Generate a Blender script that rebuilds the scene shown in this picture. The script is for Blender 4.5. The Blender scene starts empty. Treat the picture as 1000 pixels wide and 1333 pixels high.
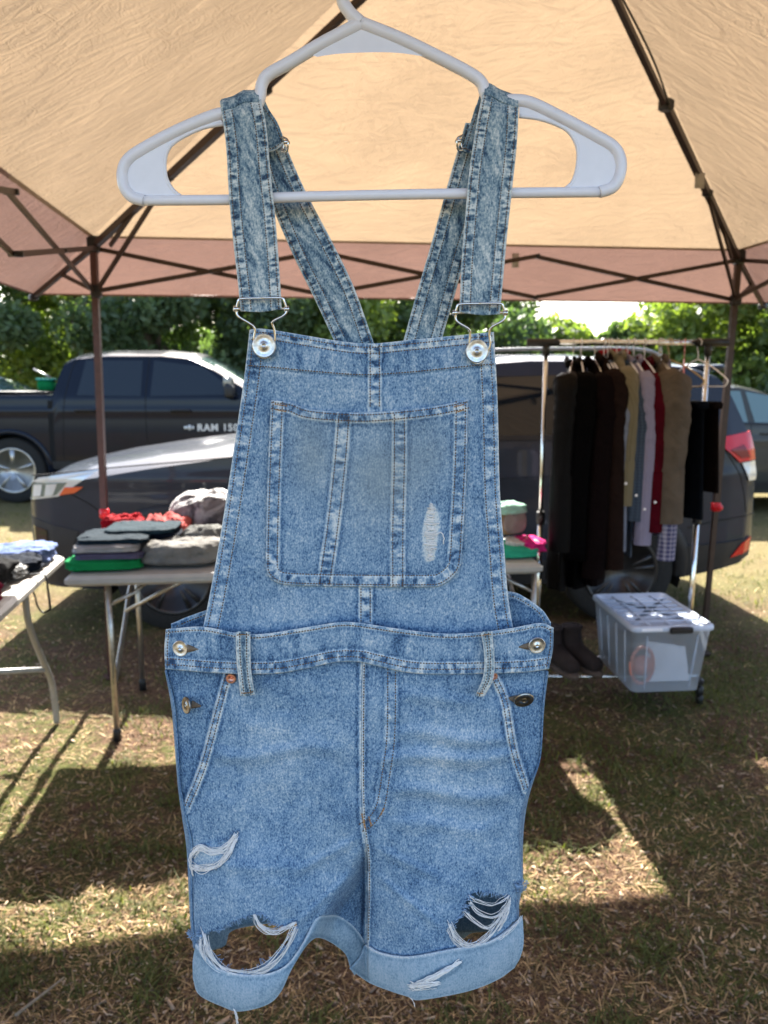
import bpy, math, random
import numpy as np
R = math.radians
random.seed(7); RNG = np.random.default_rng(7)
SC = bpy.context.scene; COL = SC.collection

# ------------------------------------------------------------------ camera, world, sun, exposure
PITCH = math.atan(166/1000); CT, ST = math.cos(PITCH), math.sin(PITCH); CAMZ = 1.5
cd = bpy.data.cameras.new('camera'); cam = bpy.data.objects.new('camera', cd); COL.objects.link(cam)
cam.location = (0, 0, CAMZ); cam.rotation_euler = (math.pi/2 - PITCH, 0, 0)
cd.sensor_fit = 'VERTICAL'; cd.sensor_height = 36; cd.lens = 36*1000/1333
cd.clip_start = .02; cd.clip_end = 500
cd.dof.use_dof = True; cd.dof.focus_distance = .70; cd.dof.aperture_fstop = cd.lens/2.9
SC.camera = cam
W = bpy.data.worlds.new('World'); SC.world = W; W.use_nodes = True
nt = W.node_tree; nt.nodes.clear()
sky = nt.nodes.new('ShaderNodeTexSky'); sky.sky_type = 'NISHITA'; sky.sun_disc = False
SUN_EL = 39.5
sky.sun_elevation = R(SUN_EL); sky.sun_rotation = R(-5); sky.dust_density = 2.2; sky.air_density = 1.0
bg = nt.nodes.new('ShaderNodeBackground'); bg.inputs[1].default_value = .078
out = nt.nodes.new('ShaderNodeOutputWorld'); nt.links.new(sky.outputs[0], bg.inputs[0]); nt.links.new(bg.outputs[0], out.inputs[0])
sd = bpy.data.lights.new('sun', 'SUN'); so = bpy.data.objects.new('sun', sd); COL.objects.link(so)
sd.energy = 5.0; sd.angle = R(.55); sd.color = (1, .95, .86)
so.rotation_euler = (-R(90-SUN_EL), 0, R(5)); so.location = (0, 10, 12)
SC.view_settings.view_transform = 'Standard'; SC.view_settings.look = 'None'
SC.view_settings.exposure = 2.65; SC.view_settings.gamma = 1
SC.cycles.use_denoising = True; SC.cycles.max_bounces = 8; SC.cycles.transparent_max_bounces = 8
SC.cycles.sample_clamp_indirect = 8

# ------------------------------------------------------------------ helpers
def ray(px, py):
    u = 666.5 - py
    return (px-500., 1000*CT + u*ST, -1000*ST + u*CT)
def at(px, py, Y=None, Z=None):
    d = ray(px, py); k = Y/d[1] if Y is not None else (Z-CAMZ)/d[2]
    return (d[0]*k, d[1]*k, CAMZ + d[2]*k)
def tag(o, label=None, cat=None, group=None, kind=None):
    if label: o['label'] = label
    if cat: o['category'] = cat
    if group: o['group'] = group
    if kind: o['kind'] = kind
    return o
def thing(name, label, cat, loc=(0, 0, 0), rz=0, group=None):
    o = bpy.data.objects.new(name, None); COL.objects.link(o); o.empty_display_size = .1
    o.location = loc; o.rotation_euler = (0, 0, rz)
    return tag(o, label, cat, group)
def mk(name, vf, mat, parent=None, world=True, smooth=True, label=None, sharp=None):
    V, F = vf
    V = np.asarray(V, dtype=np.float64).reshape(-1, 3)
    if parent is not None and world:
        off = np.array(parent.location)
        p = parent.parent
        while p is not None: off = off + np.array(p.location); p = p.parent
        V = V - off
    me = bpy.data.meshes.new(name)
    if isinstance(F, np.ndarray):
        n, k = F.shape
        me.vertices.add(len(V)); me.vertices.foreach_set('co', V.ravel())
        me.loops.add(n*k); me.loops.foreach_set('vertex_index', F.astype(np.int32).ravel())
        me.polygons.add(n); me.polygons.foreach_set('loop_start', np.arange(0, n*k, k, dtype=np.int32))
        me.update(calc_edges=True)
    else:
        me.from_pydata([tuple(v) for v in V], [], [tuple(int(i) for i in f) for f in F]); me.update()
    if smooth: me.polygons.foreach_set('use_smooth', [True]*len(me.polygons))
    if sharp:
        try: me.set_sharp_from_angle(angle=R(sharp))
        except Exception: pass
    if mat: me.materials.append(mat)
    o = bpy.data.objects.new(name, me); COL.objects.link(o)
    if parent is not None: o.parent = parent
    if label: o['label'] = label
    return o
def copy_tree(o, parent=None):
    c = o.copy(); COL.objects.link(c)
    if parent is not None: c.parent = parent
    for ch in list(o.children): copy_tree(ch, c)
    return c
def join(parts):
    V, F, n = [], [], 0
    for v, f in parts:
        v = np.asarray(v, float).reshape(-1, 3)
        V.append(v); F += [tuple(int(i)+n for i in q) for q in f]; n += len(v)
    return np.concatenate(V), F
def box(c, s, rz=0, bev=0.0):
    x, y, z = s[0]/2, s[1]/2, s[2]/2
    b = min(bev, x*.9, y*.9, z*.9)
    if b <= 0:
        V = [(sx*x, sy*y, sz*z) for sz in (-1, 1) for sy in (-1, 1) for sx in (-1, 1)]
        F = [(0, 2, 3, 1), (4, 5, 7, 6), (0, 1, 5, 4), (2, 6, 7, 3), (0, 4, 6, 2), (1, 3, 7, 5)]
    else:
        rings = []
        for (zz, ins) in ((-z, b), (-z+b, 0), (z-b, 0), (z, b)):
            X, Y = x-ins, y-ins
            rings.append([(X-b+ins*0, -Y, zz), (X, -Y+b, zz), (X, Y-b, zz), (X-b, Y, zz), (-X+b, Y, zz), (-X, Y-b, zz), (-X, -Y+b, zz), (-X+b, -Y, zz)])
        V = [p for r in rings for p in r]; F = []
        for k in range(3):
            for i in range(8):
                j = (i+1) % 8; F.append((k*8+i, k*8+j, k*8+8+j, k*8+8+i))
        F.append(tuple(range(7, -1, -1))); F.append(tuple(range(24, 32)))
    V = np.array(V, float); ca, sa = math.cos(rz), math.sin(rz)
    V = np.stack([V[:, 0]*ca - V[:, 1]*sa, V[:, 0]*sa + V[:, 1]*ca, V[:, 2]], 1) + np.array(c, float)
    return V, F
def frames(P):
    P = np.asarray(P, float); T = np.gradient(P, axis=0); T /= np.linalg.norm(T, axis=1)[:, None]+1e-12
    up = np.array([0, 0, 1.]) if abs(T[0][2]) < .9 else np.array([0, 1., 0])
    N = []; n = up - T[0]*np.dot(up, T[0]); n /= np.linalg.norm(n)
    for t in T:
        n = n - t*np.dot(n, t); n /= np.linalg.norm(n)+1e-12; N.append(n.copy())
    N = np.array(N); return P, T, N, np.cross(T, N)
def tube(P, r, n=8, squash=1.0, cap=True, closed=False):
    P, T, N, B = frames(P); m = len(P); r = np.broadcast_to(np.asarray(r, float), (m,))
    a = np.arange(n)*2*math.pi/n
    V = (P[:, None] + N[:, None]*(np.cos(a)[None, :, None]*r[:, None, None]*squash) + B[:, None]*(np.sin(a)[None, :, None]*r[:, None, None])).reshape(-1, 3)
    F = []
    for i in range(m-1 if not closed else m):
        i2 = (i+1) % m
        for k in range(n):
            j = (k+1) % n; F.append((i*n+k, i*n+j, i2*n+j, i2*n+k))
    if cap and not closed: F.append(tuple(range(n-1, -1, -1))); F.append(tuple((m-1)*n+k for k in range(n)))
    return V, F
def bar(p, q, w, h):
    p = np.array(p, float); q = np.array(q, float); t = q-p; t /= np.linalg.norm(t)
    up = np.array([0, 0, 1.]) if abs(t[2]) < .95 else np.array([0, 1., 0])
    s = np.cross(t, up); s /= np.linalg.norm(s); u = np.cross(s, t)
    V = [b + s*a*w/2 + u*c*h/2 for b in (p, q) for c in (-1, 1) for a in (-1, 1)]
    return np.array(V), [(0, 2, 3, 1), (4, 5, 7, 6), (0, 1, 5, 4), (2, 6, 7, 3), (0, 4, 6, 2), (1, 3, 7, 5)]
def smooth_path(P, n=60):
    P = np.asarray(P, float); m = len(P)
    if m < 3:
        t = np.linspace(0, 1, n)[:, None]; return P[0]*(1-t)+P[-1]*t
    Q = np.vstack([2*P[0]-P[1], P, 2*P[-1]-P[-2]]); o = []
    k = max(2, n//(m-1))
    for i in range(m-1):
        p0, p1, p2, p3 = Q[i:i+4]
        for t in np.linspace(0, 1, k, endpoint=False):
            o.append(.5*((2*p1)+(-p0+p2)*t+(2*p0-5*p1+4*p2-p3)*t*t+(-p0+3*p1-3*p2+p3)*t**3))
    o.append(P[-1]); return np.array(o)
def lathe(prof, n=24, axis='z', c=(0, 0, 0)):
    V, F = [], []
    for (r, h) in prof:
        for k in range(n):
            a = 2*math.pi*k/n; V.append((r*math.cos(a), r*math.sin(a), h))
    for i in range(len(prof)-1):
        for k in range(n):
            j = (k+1) % n; F.append((i*n+k, i*n+j, (i+1)*n+j, (i+1)*n+k))
    F.append(tuple(range(n-1, -1, -1))); F.append(tuple((len(prof)-1)*n+k for k in range(n)))
    V = np.array(V)
    if axis == 'y': V = np.stack([V[:, 0], -V[:, 2], V[:, 1]], 1)      # +h points to -Y (towards the viewer)
    if axis == 'x': V = np.stack([V[:, 2], V[:, 0], V[:, 1]], 1)
    return V + np.array(c, float), F
def gridfaces(nu, nv, wrap=False):
    i = np.arange(nv-1)[:, None]; j = np.arange(nu if wrap else nu-1)[None, :]; j2 = (j+1) % nu
    return np.stack([i*nu+j, i*nu+j2, (i+1)*nu+j2, (i+1)*nu+j], -1).reshape(-1, 4)
def smoothstep(a, b, x):
    t = np.clip((x-a)/(b-a), 0, 1); return t*t*(3-2*t)
def vnoise(x, y, seed=0):
    x = np.asarray(x, float)+1000; y = np.asarray(y, float)+1000
    xi = np.floor(x).astype(np.int64); yi = np.floor(y).astype(np.int64); fx = x-xi; fy = y-yi
    fx = fx*fx*(3-2*fx); fy = fy*fy*(3-2*fy)
    def h(a, b):
        n = (a*374761393 + b*668265263 + seed*1442695041) & 0xffffffff
        n = ((n ^ (n >> 13))*1274126177) & 0xffffffff
        return ((n ^ (n >> 16)) & 0xffff)/65535.
    return (h(xi, yi)*(1-fx)+h(xi+1, yi)*fx)*(1-fy) + (h(xi, yi+1)*(1-fx)+h(xi+1, yi+1)*fx)*fy
def fbm(x, y, seed=0, o=4):
    s = 0; a = .5; t = 0
    for k in range(o): s = s + a*vnoise(np.asarray(x)*2**k, np.asarray(y)*2**k, seed+k*17); t += a; a *= .5
    return s/t

# ------------------------------------------------------------------ materials
def srgb(r, g, b):
    f = lambda c: (c/255/12.92 if c <= 10 else ((c/255+.055)/1.055)**2.4)
    return (f(r), f(g), f(b), 1)
class NT:
    def __init__(s, name):
        s.m = bpy.data.materials.new(name); s.m.use_nodes = True; s.t = s.m.node_tree; s.t.nodes.clear()
        s.o = s.n('ShaderNodeOutputMaterial')
    def n(s, ty, **kw):
        x = s.t.nodes.new(ty)
        for k, v in kw.items():
            if k.startswith('i_'):
                k = k[2:]; k = int(k) if k.isdigit() else k.replace('_', ' ')
                x.inputs[k].default_value = v
            else: setattr(x, k, v)
        return x
    def l(s, a, b): s.t.links.new(a, b)
    def coord(s, scale=(1, 1, 1), kind='Object'):
        tc = s.n('ShaderNodeTexCoord'); mp = s.n('ShaderNodeMapping'); mp.inputs['Scale'].default_value = scale
        s.l(tc.outputs[kind], mp.inputs[0]); return mp.outputs[0]
    def noise(s, scale, vec=None, detail=4, rough=.55, dist=0):
        x = s.n('ShaderNodeTexNoise'); x.inputs['Scale'].default_value = scale; x.inputs['Detail'].default_value = detail
        x.inputs['Roughness'].default_value = rough; x.inputs['Distortion'].default_value = dist
        s.l(vec if vec is not None else s.coord(), x.inputs['Vector']); return x.outputs['Fac']
    def ramp(s, fac, stops):
        x = s.n('ShaderNodeValToRGB'); e = x.color_ramp.elements
        while len(e) < len(stops): e.new(.5)
        for q, (p, c) in zip(e, stops): q.position = p; q.color = c
        s.l(fac, x.inputs[0]); return x.outputs[0]
    def math(s, op, a, b=None, c=None):
        x = s.n('ShaderNodeMath', operation=op)
        for i, v in enumerate((a, b, c)):
            if v is None: continue
            if isinstance(v, (int, float)): x.inputs[i].default_value = v
            else: s.l(v, x.inputs[i])
        return x.outputs[0]
    def bump(s, h, strength=.3, dist=.001):
        x = s.n('ShaderNodeBump'); x.inputs['Strength'].default_value = strength; x.inputs['Distance'].default_value = dist
        s.l(h, x.inputs['Height']); return x.outputs[0]
    def bsdf(s, col=None, rough=.6, metal=0, normal=None, coat=0, spec=.5, trans=0, ior=1.45, sheen=0, alpha=None):
        x = s.n('ShaderNodeBsdfPrincipled'); x.inputs['Roughness'].default_value = rough; x.inputs['Metallic'].default_value = metal
        x.inputs['Coat Weight'].default_value = coat; x.inputs['Coat Roughness'].default_value = .05
        x.inputs['Specular IOR Level'].default_value = spec; x.inputs['Transmission Weight'].default_value = trans
        x.inputs['IOR'].default_value = ior; x.inputs['Sheen Weight'].default_value = sheen
        if col is not None:
            if isinstance(col, tuple): x.inputs['Base Color'].default_value = col
            else: s.l(col, x.inputs['Base Color'])
        if normal is not None: s.l(normal, x.inputs['Normal'])
        return x
    def out(s, sh): s.l(sh.outputs[0] if hasattr(sh, 'outputs') else sh, s.o.inputs[0]); return s.m
def plain(name, c, rough=.6, metal=0, coat=0, var=.12, vscale=20, bump=.15, spec=.5, bd=.001, sheen=0):
    s = NT(name); f = s.noise(vscale)
    a = tuple(max(0, x*(1-var)) for x in c[:3])+(1,); b = tuple(min(1, x*(1+var)) for x in c[:3])+(1,)
    col = s.ramp(f, [(.3, a), (.7, b)])
    return s.out(s.bsdf(col, rough, metal, s.bump(s.noise(vscale*6), bump, bd) if bump else None, coat, spec, sheen=sheen))
FK = .58
def fabric(name, c, var=.2, vscale=12, fold=.6):
    s = NT(name)
    c = tuple(x*FK for x in c[:3])
    a = tuple(max(0, x*(1-var)) for x in c[:3])+(1,); b = tuple(min(1, x*(1+var)) for x in c[:3])+(1,)
    col = s.ramp(s.noise(vscale, dist=.6), [(.3, a), (.7, b)])
    h = s.math('ADD', s.noise(14, dist=1.6, detail=4), s.math('MULTIPLY', s.noise(400), .05))
    return s.out(s.bsdf(col, .85, 0, s.bump(h, fold, .02), spec=.05))
M = {}
M['frame'] = plain('bronze_painted_steel', (.045, .028, .022), .42, .2, var=.2, vscale=40, bump=.1)
M['frame_red'] = plain('brown_red_leg_paint', (.065, .026, .022), .42, .1, var=.2, vscale=40, bump=.1)
M['steel'] = plain('galvanised_steel', (.45, .44, .42), .32, .9, var=.2, vscale=60, bump=.1)
M['chrome'] = plain('chrome_tube', (.75, .75, .74), .18, 1, var=.1, vscale=60, bump=.03)
M['blackplastic'] = plain('black_plastic', (.012, .012, .013), .45, var=.2)
M['redplastic'] = plain('red_plastic_button', (.62, .012, .02), .35, var=.1)
M['hanger'] = plain('white_hanger_plastic', (.86, .85, .90), .24, var=.02, bump=.04, vscale=90, bd=.0004)
M['tabletop'] = plain('white_table_plastic', (.35, .335, .31), .5, var=.08, vscale=14, bump=.2)
M['tablegrey'] = plain('grey_table_legs', (.30, .30, .29), .4, .3, var=.15)
M['metalbtn'] = plain('brushed_button_metal', (.72, .72, .71), .38, 1, var=.3, vscale=300, bump=.1, bd=.0003)
M['darkbtn'] = plain('antique_button_metal', (.36, .33, .29), .28, 1, var=.4, vscale=300, bump=.1, bd=.0003)
M['copper'] = plain('copper_rivet', (.70, .36, .27), .35, 1, var=.3, vscale=300, bump=.1, bd=.0003)
M['thread'] = plain('tan_stitch_thread', (.13, .085, .055), .8, var=.35, vscale=500, bump=0)
M['thread_or'] = plain('orange_bartack_thread', (.42, .22, .08), .8, var=.3, vscale=500, bump=0)
M['white_thread'] = plain('white_weft_thread', (.90, .87, .84), .9, var=.08, vscale=300, bump=0)
# ------------------------------------------------------------------ ground
def ground():
    s = NT('dry_grass_soil'); co = s.coord()
    n1 = s.noise(1.3, co, 5, .6, .3); n2 = s.noise(22, co, 6, .65, .5); n3 = s.noise(90, co, 4, .7, 1.0)
    soil = s.ramp(n3, [(.3, (.045, .028, .019, 1)), (.5, (.115, .072, .048, 1)), (.66, (.24, .165, .11, 1)), (.8, (.45, .35, .25, 1))])
    grass = s.ramp(n3, [(.3, (.030, .045, .012, 1)), (.55, (.10, .115, .035, 1)), (.8, (.34, .30, .15, 1))])
    straw = s.ramp(n3, [(.3, (.14, .11, .05, 1)), (.55, (.30, .25, .13, 1)), (.8, (.50, .43, .26, 1))])
    m1 = s.n('ShaderNodeMix', data_type='RGBA'); f = s.ramp(s.math('ADD', s.math('MULTIPLY', n1, .6), s.math('MULTIPLY', n2, .4)), [(.46, (0, 0, 0, 1)), (.56, (1, 1, 1, 1))])
    s.l(f, m1.inputs[0]); s.l(soil, m1.inputs[6]); s.l(grass, m1.inputs[7])
    # farther field is straw coloured lawn
    sx = s.n('ShaderNodeSeparateXYZ'); s.l(co, sx.inputs[0])
    far = s.ramp(s.math('MULTIPLY', sx.outputs[1], .1), [(.42, (0, 0, 0, 1)), (.62, (.8, .8, .8, 1))])
    m2 = s.n('ShaderNodeMix', data_type='RGBA'); s.l(far, m2.inputs[0]); s.l(m1.outputs[2], m2.inputs[6])
    m3 = s.n('ShaderNodeMix', data_type='RGBA'); s.l(n2, m3.inputs[0]); s.l(grass, m3.inputs[6]); s.l(straw, m3.inputs[7]); s.l(m3.outputs[2], m2.inputs[7])
    dk = s.n('ShaderNodeMix', data_type='RGBA', blend_type='MULTIPLY'); dk.inputs[0].default_value = 1; s.l(m2.outputs[2], dk.inputs[6]); dk.inputs[7].default_value = (1.0, .90, .82, 1)
    mat = s.out(s.bsdf(dk.outputs[2], .95, 0, s.bump(s.math('ADD', n3, s.math('MULTIPLY', n2, 1.5)), .9, .02), spec=.15))
    xs = np.concatenate([np.linspace(-150, -5, 12), np.linspace(-4.5, 4.5, 160), np.linspace(5, 150, 12)])
    ys = np.concatenate([np.linspace(-120, .5, 8), np.linspace(1, 9, 150), np.linspace(10, 160, 14)])
    X, Y = np.meshgrid(xs, ys)
    w = smoothstep(9.5, 7, np.abs(Y-0))*smoothstep(5, 4, np.abs(X))
    Z = (fbm(X*2.2, Y*2.2, 3)-.5)*.03*w + (fbm(X*14, Y*14, 5, 2)-.5)*.012*w
    o = mk('ground', (np.stack([X, Y, Z], -1).reshape(-1, 3), gridfaces(len(xs), len(ys))), mat)
    tag(o, kind='structure')
def gz(x, y): return (fbm(x*2.2, y*2.2, 3)-.5)*.03 + (fbm(x*14, y*14, 5, 2)-.5)*.012
def col_attr(o, C):
    a = o.data.color_attributes.new('col', 'FLOAT_COLOR', 'POINT')
    a.data.foreach_set('color', np.asarray(C, np.float32).ravel())
def attr_mat(name, rough=.8, trans=.0, tcol=None, spec=.3):
    s = NT(name); a = s.n('ShaderNodeAttribute', attribute_name='col')
    b = s.bsdf(a.outputs['Color'], rough, spec=spec)
    if trans:
        t = s.n('ShaderNodeBsdfTranslucent'); mm = s.n('ShaderNodeMix', data_type='RGBA', blend_type='MULTIPLY')
        mm.inputs[0].default_value = 1; s.l(a.outputs['Color'], mm.inputs[6]); mm.inputs[7].default_value = tcol or (1.6, 1.9, .6, 1)
        s.l(mm.outputs[2], t.inputs[0]); mx = s.n('ShaderNodeMixShader'); mx.inputs[0].default_value = trans
        s.l(b.outputs[0], mx.inputs[1]); s.l(t.outputs[0], mx.inputs[2]); return s.out(mx)
    return s.out(b)
def scatter(n, ymin, ymax, power=1.7):
    u = RNG.random(n); k = 1-power
    Y = (ymin**k + u*(ymax**k-ymin**k))**(1/k)
    X = (RNG.random(n)*2-1)*(Y*.60+.3); return X, Y
def grass():
    n = 95000; X, Y = scatter(n, 1.45, 9.5)
    g = fbm(X*1.7, Y*1.7, 41); g2 = fbm(X*7, Y*7, 42)
    green = (g*.5+g2*.5 + RNG.normal(0, .05, n)) > .555
    keep = green | (RNG.random(n) < .55); X, Y, green = X[keep], Y[keep], green[keep]; n = len(X)
    Z = gz(X, Y)-.003; a = RNG.random(n)*2*math.pi
    L = np.where(green, RNG.uniform(.018, .050, n), RNG.gamma(2.0, .0055, n)+.008)*(1+.06*Y)
    tilt = np.where(green, RNG.uniform(.25, 1.25, n), RNG.uniform(.9, 1.52, n)); w = RNG.uniform(.0007, .0019, n)*(1+.2*Y)
    d = np.stack([np.cos(a), np.sin(a)], 1); pz = np.stack([-d[:, 1], d[:, 0]], 1)
    def pt(t, ws, bend):
        hx = np.sin(tilt)*L*t*(1+bend*t); hz = np.cos(tilt)*L*t*(1-.35*bend*t)+.004*t
        return np.stack([X+d[:, 0]*hx+pz[:, 0]*w*ws, Y+d[:, 1]*hx+pz[:, 1]*w*ws, Z+hz], 1)
    P = np.stack([pt(0, -1, 0), pt(0, 1, 0), pt(.55, .8, .3), pt(.55, -.8, .3), pt(1, .1, .6), pt(1, -.1, .6)], 1)
    b = np.arange(n)[:, None]*6
    F = np.concatenate([b+[0, 1, 2, 3], b+[3, 2, 4, 5]], 0)
    r = RNG.random((n, 1)); r2 = RNG.random((n, 1))
    rg_ = r; cg = np.array([.032, .045, .016])*(1-r)+np.array([.105, .12, .045])*r
    r = r**1.5; cdry = np.array([.075, .052, .030])*(1-r)+np.array([.62, .48, .33])*r*(.25+.75*r2)+np.array([.04, .028, .016])
    C = np.where(green[:, None], cg, cdry)*np.array([1.55, 1.36, 1.12]); C = np.concatenate([C, np.ones((n, 1))], 1)
    o = mk('grass', (P.reshape(-1, 3), F), attr_mat('grass_blades', .7, .35, (1.3, 1.5, .6, 1)), smooth=False)
    col_attr(o, np.repeat(C, 6, 0)); tag(o, 'patchy green and straw coloured grass growing over the dirt', 'grass', kind='stuff')
def litter():
    n = 30000; X, Y = scatter(n, 1.45, 8.0, 2.0)
    Z = gz(X, Y)+RNG.uniform(.0, .006, n); a = RNG.random(n)*2*math.pi
    L = RNG.gamma(1.3, .0050, n)+.003; w = L*RNG.uniform(.12, .42, n); t = np.minimum(RNG.uniform(.001, .003, n), w*.6)
    sl = RNG.normal(0, .28, n)
    d = np.stack([np.cos(a)*np.cos(sl), np.sin(a)*np.cos(sl), np.sin(sl)], 1); p = np.stack([-np.sin(a), np.cos(a), RNG.normal(0, .3, n)], 1)
    c = np.stack([X, Y, Z], 1); V = []
    for k, (sa, sb, sz) in enumerate([(-1, -.5, 0), (-.8, .6, 0), (1, .45, 0), (.85, -.7, 0), (-1, -.5, 1), (-.8, .6, 1), (1, .45, 1), (.85, -.7, 1)]):
        V.append(c + d*(L*sa*.5)[:, None] + p*(w*sb*.6)[:, None] + np.array([0, 0, 1])*(t*sz)[:, None])
    V = np.stack(V, 1).reshape(-1, 3); b = np.arange(n)[:, None]*8
    F = np.concatenate([b+q for q in ([0, 3, 2, 1], [4, 5, 6, 7], [0, 1, 5, 4], [1, 2, 6, 5], [2, 3, 7, 6], [3, 0, 4, 7])], 0)
    r = RNG.random((n, 1))**2.2
    C = np.array([.060, .036, .025])*(1-r)+np.array([.50, .40, .31])*r; C *= np.array([1.3, 1.2, 1.05]); C = np.concatenate([C, np.ones((n, 1))], 1)
    o = mk('wood_chips', (V, F), attr_mat('wood_chip', .9), smooth=False)
    col_attr(o, np.repeat(C, 8, 0)); tag(o, 'small wood chips and dead leaf litter scattered over the ground', 'wood chips', kind='stuff')
ground(); grass(); litter()
def twig(p, q, r, label):
    p = np.array(p); q = np.array(q); m = (p+q)/2+np.array([.01, .01, .004])
    o = mk('twig', tube(smooth_path([p, m, q], 14), np.linspace(r, r*.5, 15)[:15], 6), plain('bark_twig', (.22, .17, .12), .9, var=.3, vscale=60))
    tag(o, label, 'twig')
twig(at(20, 1322, Z=.014), at(84, 1272, Z=.02), .0045, 'thin straight grey twig lying in the lower left corner of the grass')
twig(at(905, 1230, Z=.014), at(918, 1262, Z=.02), .003, 'short dry twig on the dirt at lower right')

# ------------------------------------------------------------------ trees
LEAF = [attr_mat('leaves_'+k, .5, .36, c, .4) for k, c in (('deep', (1.4, 1.7, .7, 1)), ('fresh', (1.9, 2.1, .6, 1)))]
BARK = plain('tree_bark', (.10, .075, .055), .9, var=.3, vscale=12, bump=.6, bd=.02)
def tree(name, x, y, h, rad, label, tone=0, n=9000, leaf=.10, low=.1, seed=0, nb=26):
    rg = np.random.default_rng(seed+100); t = thing(name, label, 'tree' if name != 'bush' else 'bush', (x, y, 0), group='trees along the field edge')
    ps = [(x, y, -.05), (x+rg.normal(0, .1), y, h*.3), (x+rg.normal(0, .25), y+rg.normal(0, .2), h*.72)]
    tr = [tube(smooth_path(ps, 12), np.linspace(h*.028, h*.01, 13), 8)]
    blobs = []
    for i in range(nb):
        a = rg.random()*2*math.pi; v = rg.random(); zz = h*(low+(.93-low)*v)
        rr = rad*(.9*math.sqrt(max(.05, 1-((v-.42)/.62)**2)))*math.sqrt(rg.random())
        blobs.append((x+rr*math.cos(a), y+rr*math.sin(a), zz, rad*rg.uniform(.20, .42)))
        if i < 9:
            k = np.array(ps[1]); e = np.array(blobs[-1][:3]); tr.append(tube(smooth_path([k, (k+e)/2+[0, 0, .1*h], e], 8), np.linspace(h*.012, h*.004, 9), 6))
    mk('trunk', join(tr), BARK, t)
    B = np.array(blobs); idx = rg.integers(0, nb, n); dv = rg.normal(size=(n, 3)); dv /= np.linalg.norm(dv, axis=1)[:, None]
    c = B[idx, :3] + dv*(B[idx, 3]*(.45+.62*rg.random(n)**.6))[:, None]*np.array([1, 1, .8]); c[:, 2] = np.maximum(c[:, 2], .05)
    s = leaf*rg.uniform(.6, 1.5, n); u = rg.normal(size=(n, 3)); u /= np.linalg.norm(u, axis=1)[:, None]
    w = np.cross(u, rg.normal(size=(n, 3))); w /= np.linalg.norm(w, axis=1)[:, None]
    P = np.stack([c-u*s[:, None], c+w*(s*.45)[:, None], c+u*s[:, None], c-w*(s*.45)[:, None]], 1).reshape(-1, 3)
    F = np.arange(n*4).reshape(n, 4)
    cb = rg.random(nb)[idx][:, None]*.6+.4*rg.random((n, 1))
    lo, hi = ((.055, .085, .042), (.15, .20, .09)) if tone == 0 else ((.085, .13, .042), (.21, .26, .08))
    C = np.array(lo)*(1-cb)+np.array(hi)*cb; C = np.concatenate([C, np.ones((n, 1))], 1)
    o = mk('crown', (P, F), LEAF[tone], t, smooth=False); col_attr(o, np.repeat(C, 4, 0))
    return t
TREES = [(-10.6, 16.5, 6.2, 2.0, 0), (-8.4, 15.2, 5.4, 1.9, 0), (-6.6, 16.8, 6.3, 2.0, 1), (-4.6, 15.6, 5.6, 1.9, 0), (-2.7, 16.4, 6.0, 1.9, 0),
         (-.8, 17.5, 5.2, 1.9, 1), (1.2, 18.5, 4.9, 1.7, 0), (2.7, 20.0, 4.3, 1.5, 0),
         (7.0, 15.8, 4.9, 1.8, 1), (8.4, 14.6, 6.4, 1.9, 0), (8.0, 19.5, 5.0, 1.7, 0), (10.2, 15.8, 7.2, 2.1, 0), (12.4, 17.0, 7.2, 2.1, 1)]
TL = ['dense dark tree at the far left edge above the white car', 'low dark bushy tree behind the pickup bed', 'light green tree behind the pickup roof',
      'dark full tree behind the cab of the pickup', 'dark tree behind the pickup windshield, left of the straps', 'pale green tree in the gap between the two back straps',
      'dark tree just right of the crossed straps', 'small distant tree left of the open patch of sky', 'bright yellow green tree just right of the open sky',
      'tall dark tree behind the clothes rack', 'dull green tree partly behind the rack top bar', 'tall dark tree right of the clothes rack behind the canopy post', 'tall light green tree at the far right edge']
for i, (x, y, h, r, tn) in enumerate(TREES):
    tree('tree', x, y, h, r, TL[i], tn, n=20000, leaf=.08, seed=i, nb=34)
tree('bush', 4.2, 17.5, 2.95, 1.30, 'round bright yellow green bush below the open patch of sky', 1, n=9000, leaf=.09, low=.05, seed=50, nb=30)
tree('bush', 2.7, 16.2, 2.9, 1.3, 'dark green bush just left of the clothes rack', 0, n=8000, leaf=.09, low=.05, seed=51, nb=28)
tree('bush', 5.5, 17.0, 2.95, 1.3, 'mid green bush behind the middle of the clothes rack', 0, n=8000, leaf=.09, low=.05, seed=52, nb=28)
def hedge():
    n = 60000; X = RNG.uniform(-26, 30, n); Y = 24+RNG.normal(0, .8, n)
    top = 2.7+1.6*fbm(X*.5, X*0, 9)-1.3*1.3*np.exp(-((X-6.4)/2.6)**2); Z = top*np.sqrt(RNG.random(n))
    c = np.stack([X, Y, Z], 1); s = RNG.uniform(.1, .24, n)
    u = RNG.normal(size=(n, 3)); u /= np.linalg.norm(u, axis=1)[:, None]; w = np.cross(u, RNG.normal(size=(n, 3))); w /= np.linalg.norm(w, axis=1)[:, None]
    P = np.stack([c-u*s[:, None], c+w*(s*.5)[:, None], c+u*s[:, None], c-w*(s*.5)[:, None]], 1).reshape(-1, 3)
    r = (fbm(X, Z, 4)*.6+.4*RNG.random(n))[:, None]
    C = np.array([.018, .035, .012])*(1-r)+np.array([.075, .11, .03])*r
    o = mk('undergrowth', (P, np.arange(n*4).reshape(n, 4)), LEAF[0], smooth=False); col_attr(o, np.repeat(np.concatenate([C, np.ones((n, 1))], 1), 4, 0))
    tag(o, 'continuous dark undergrowth of the wood edge behind the parked cars', 'undergrowth', kind='stuff')
hedge()
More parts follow.
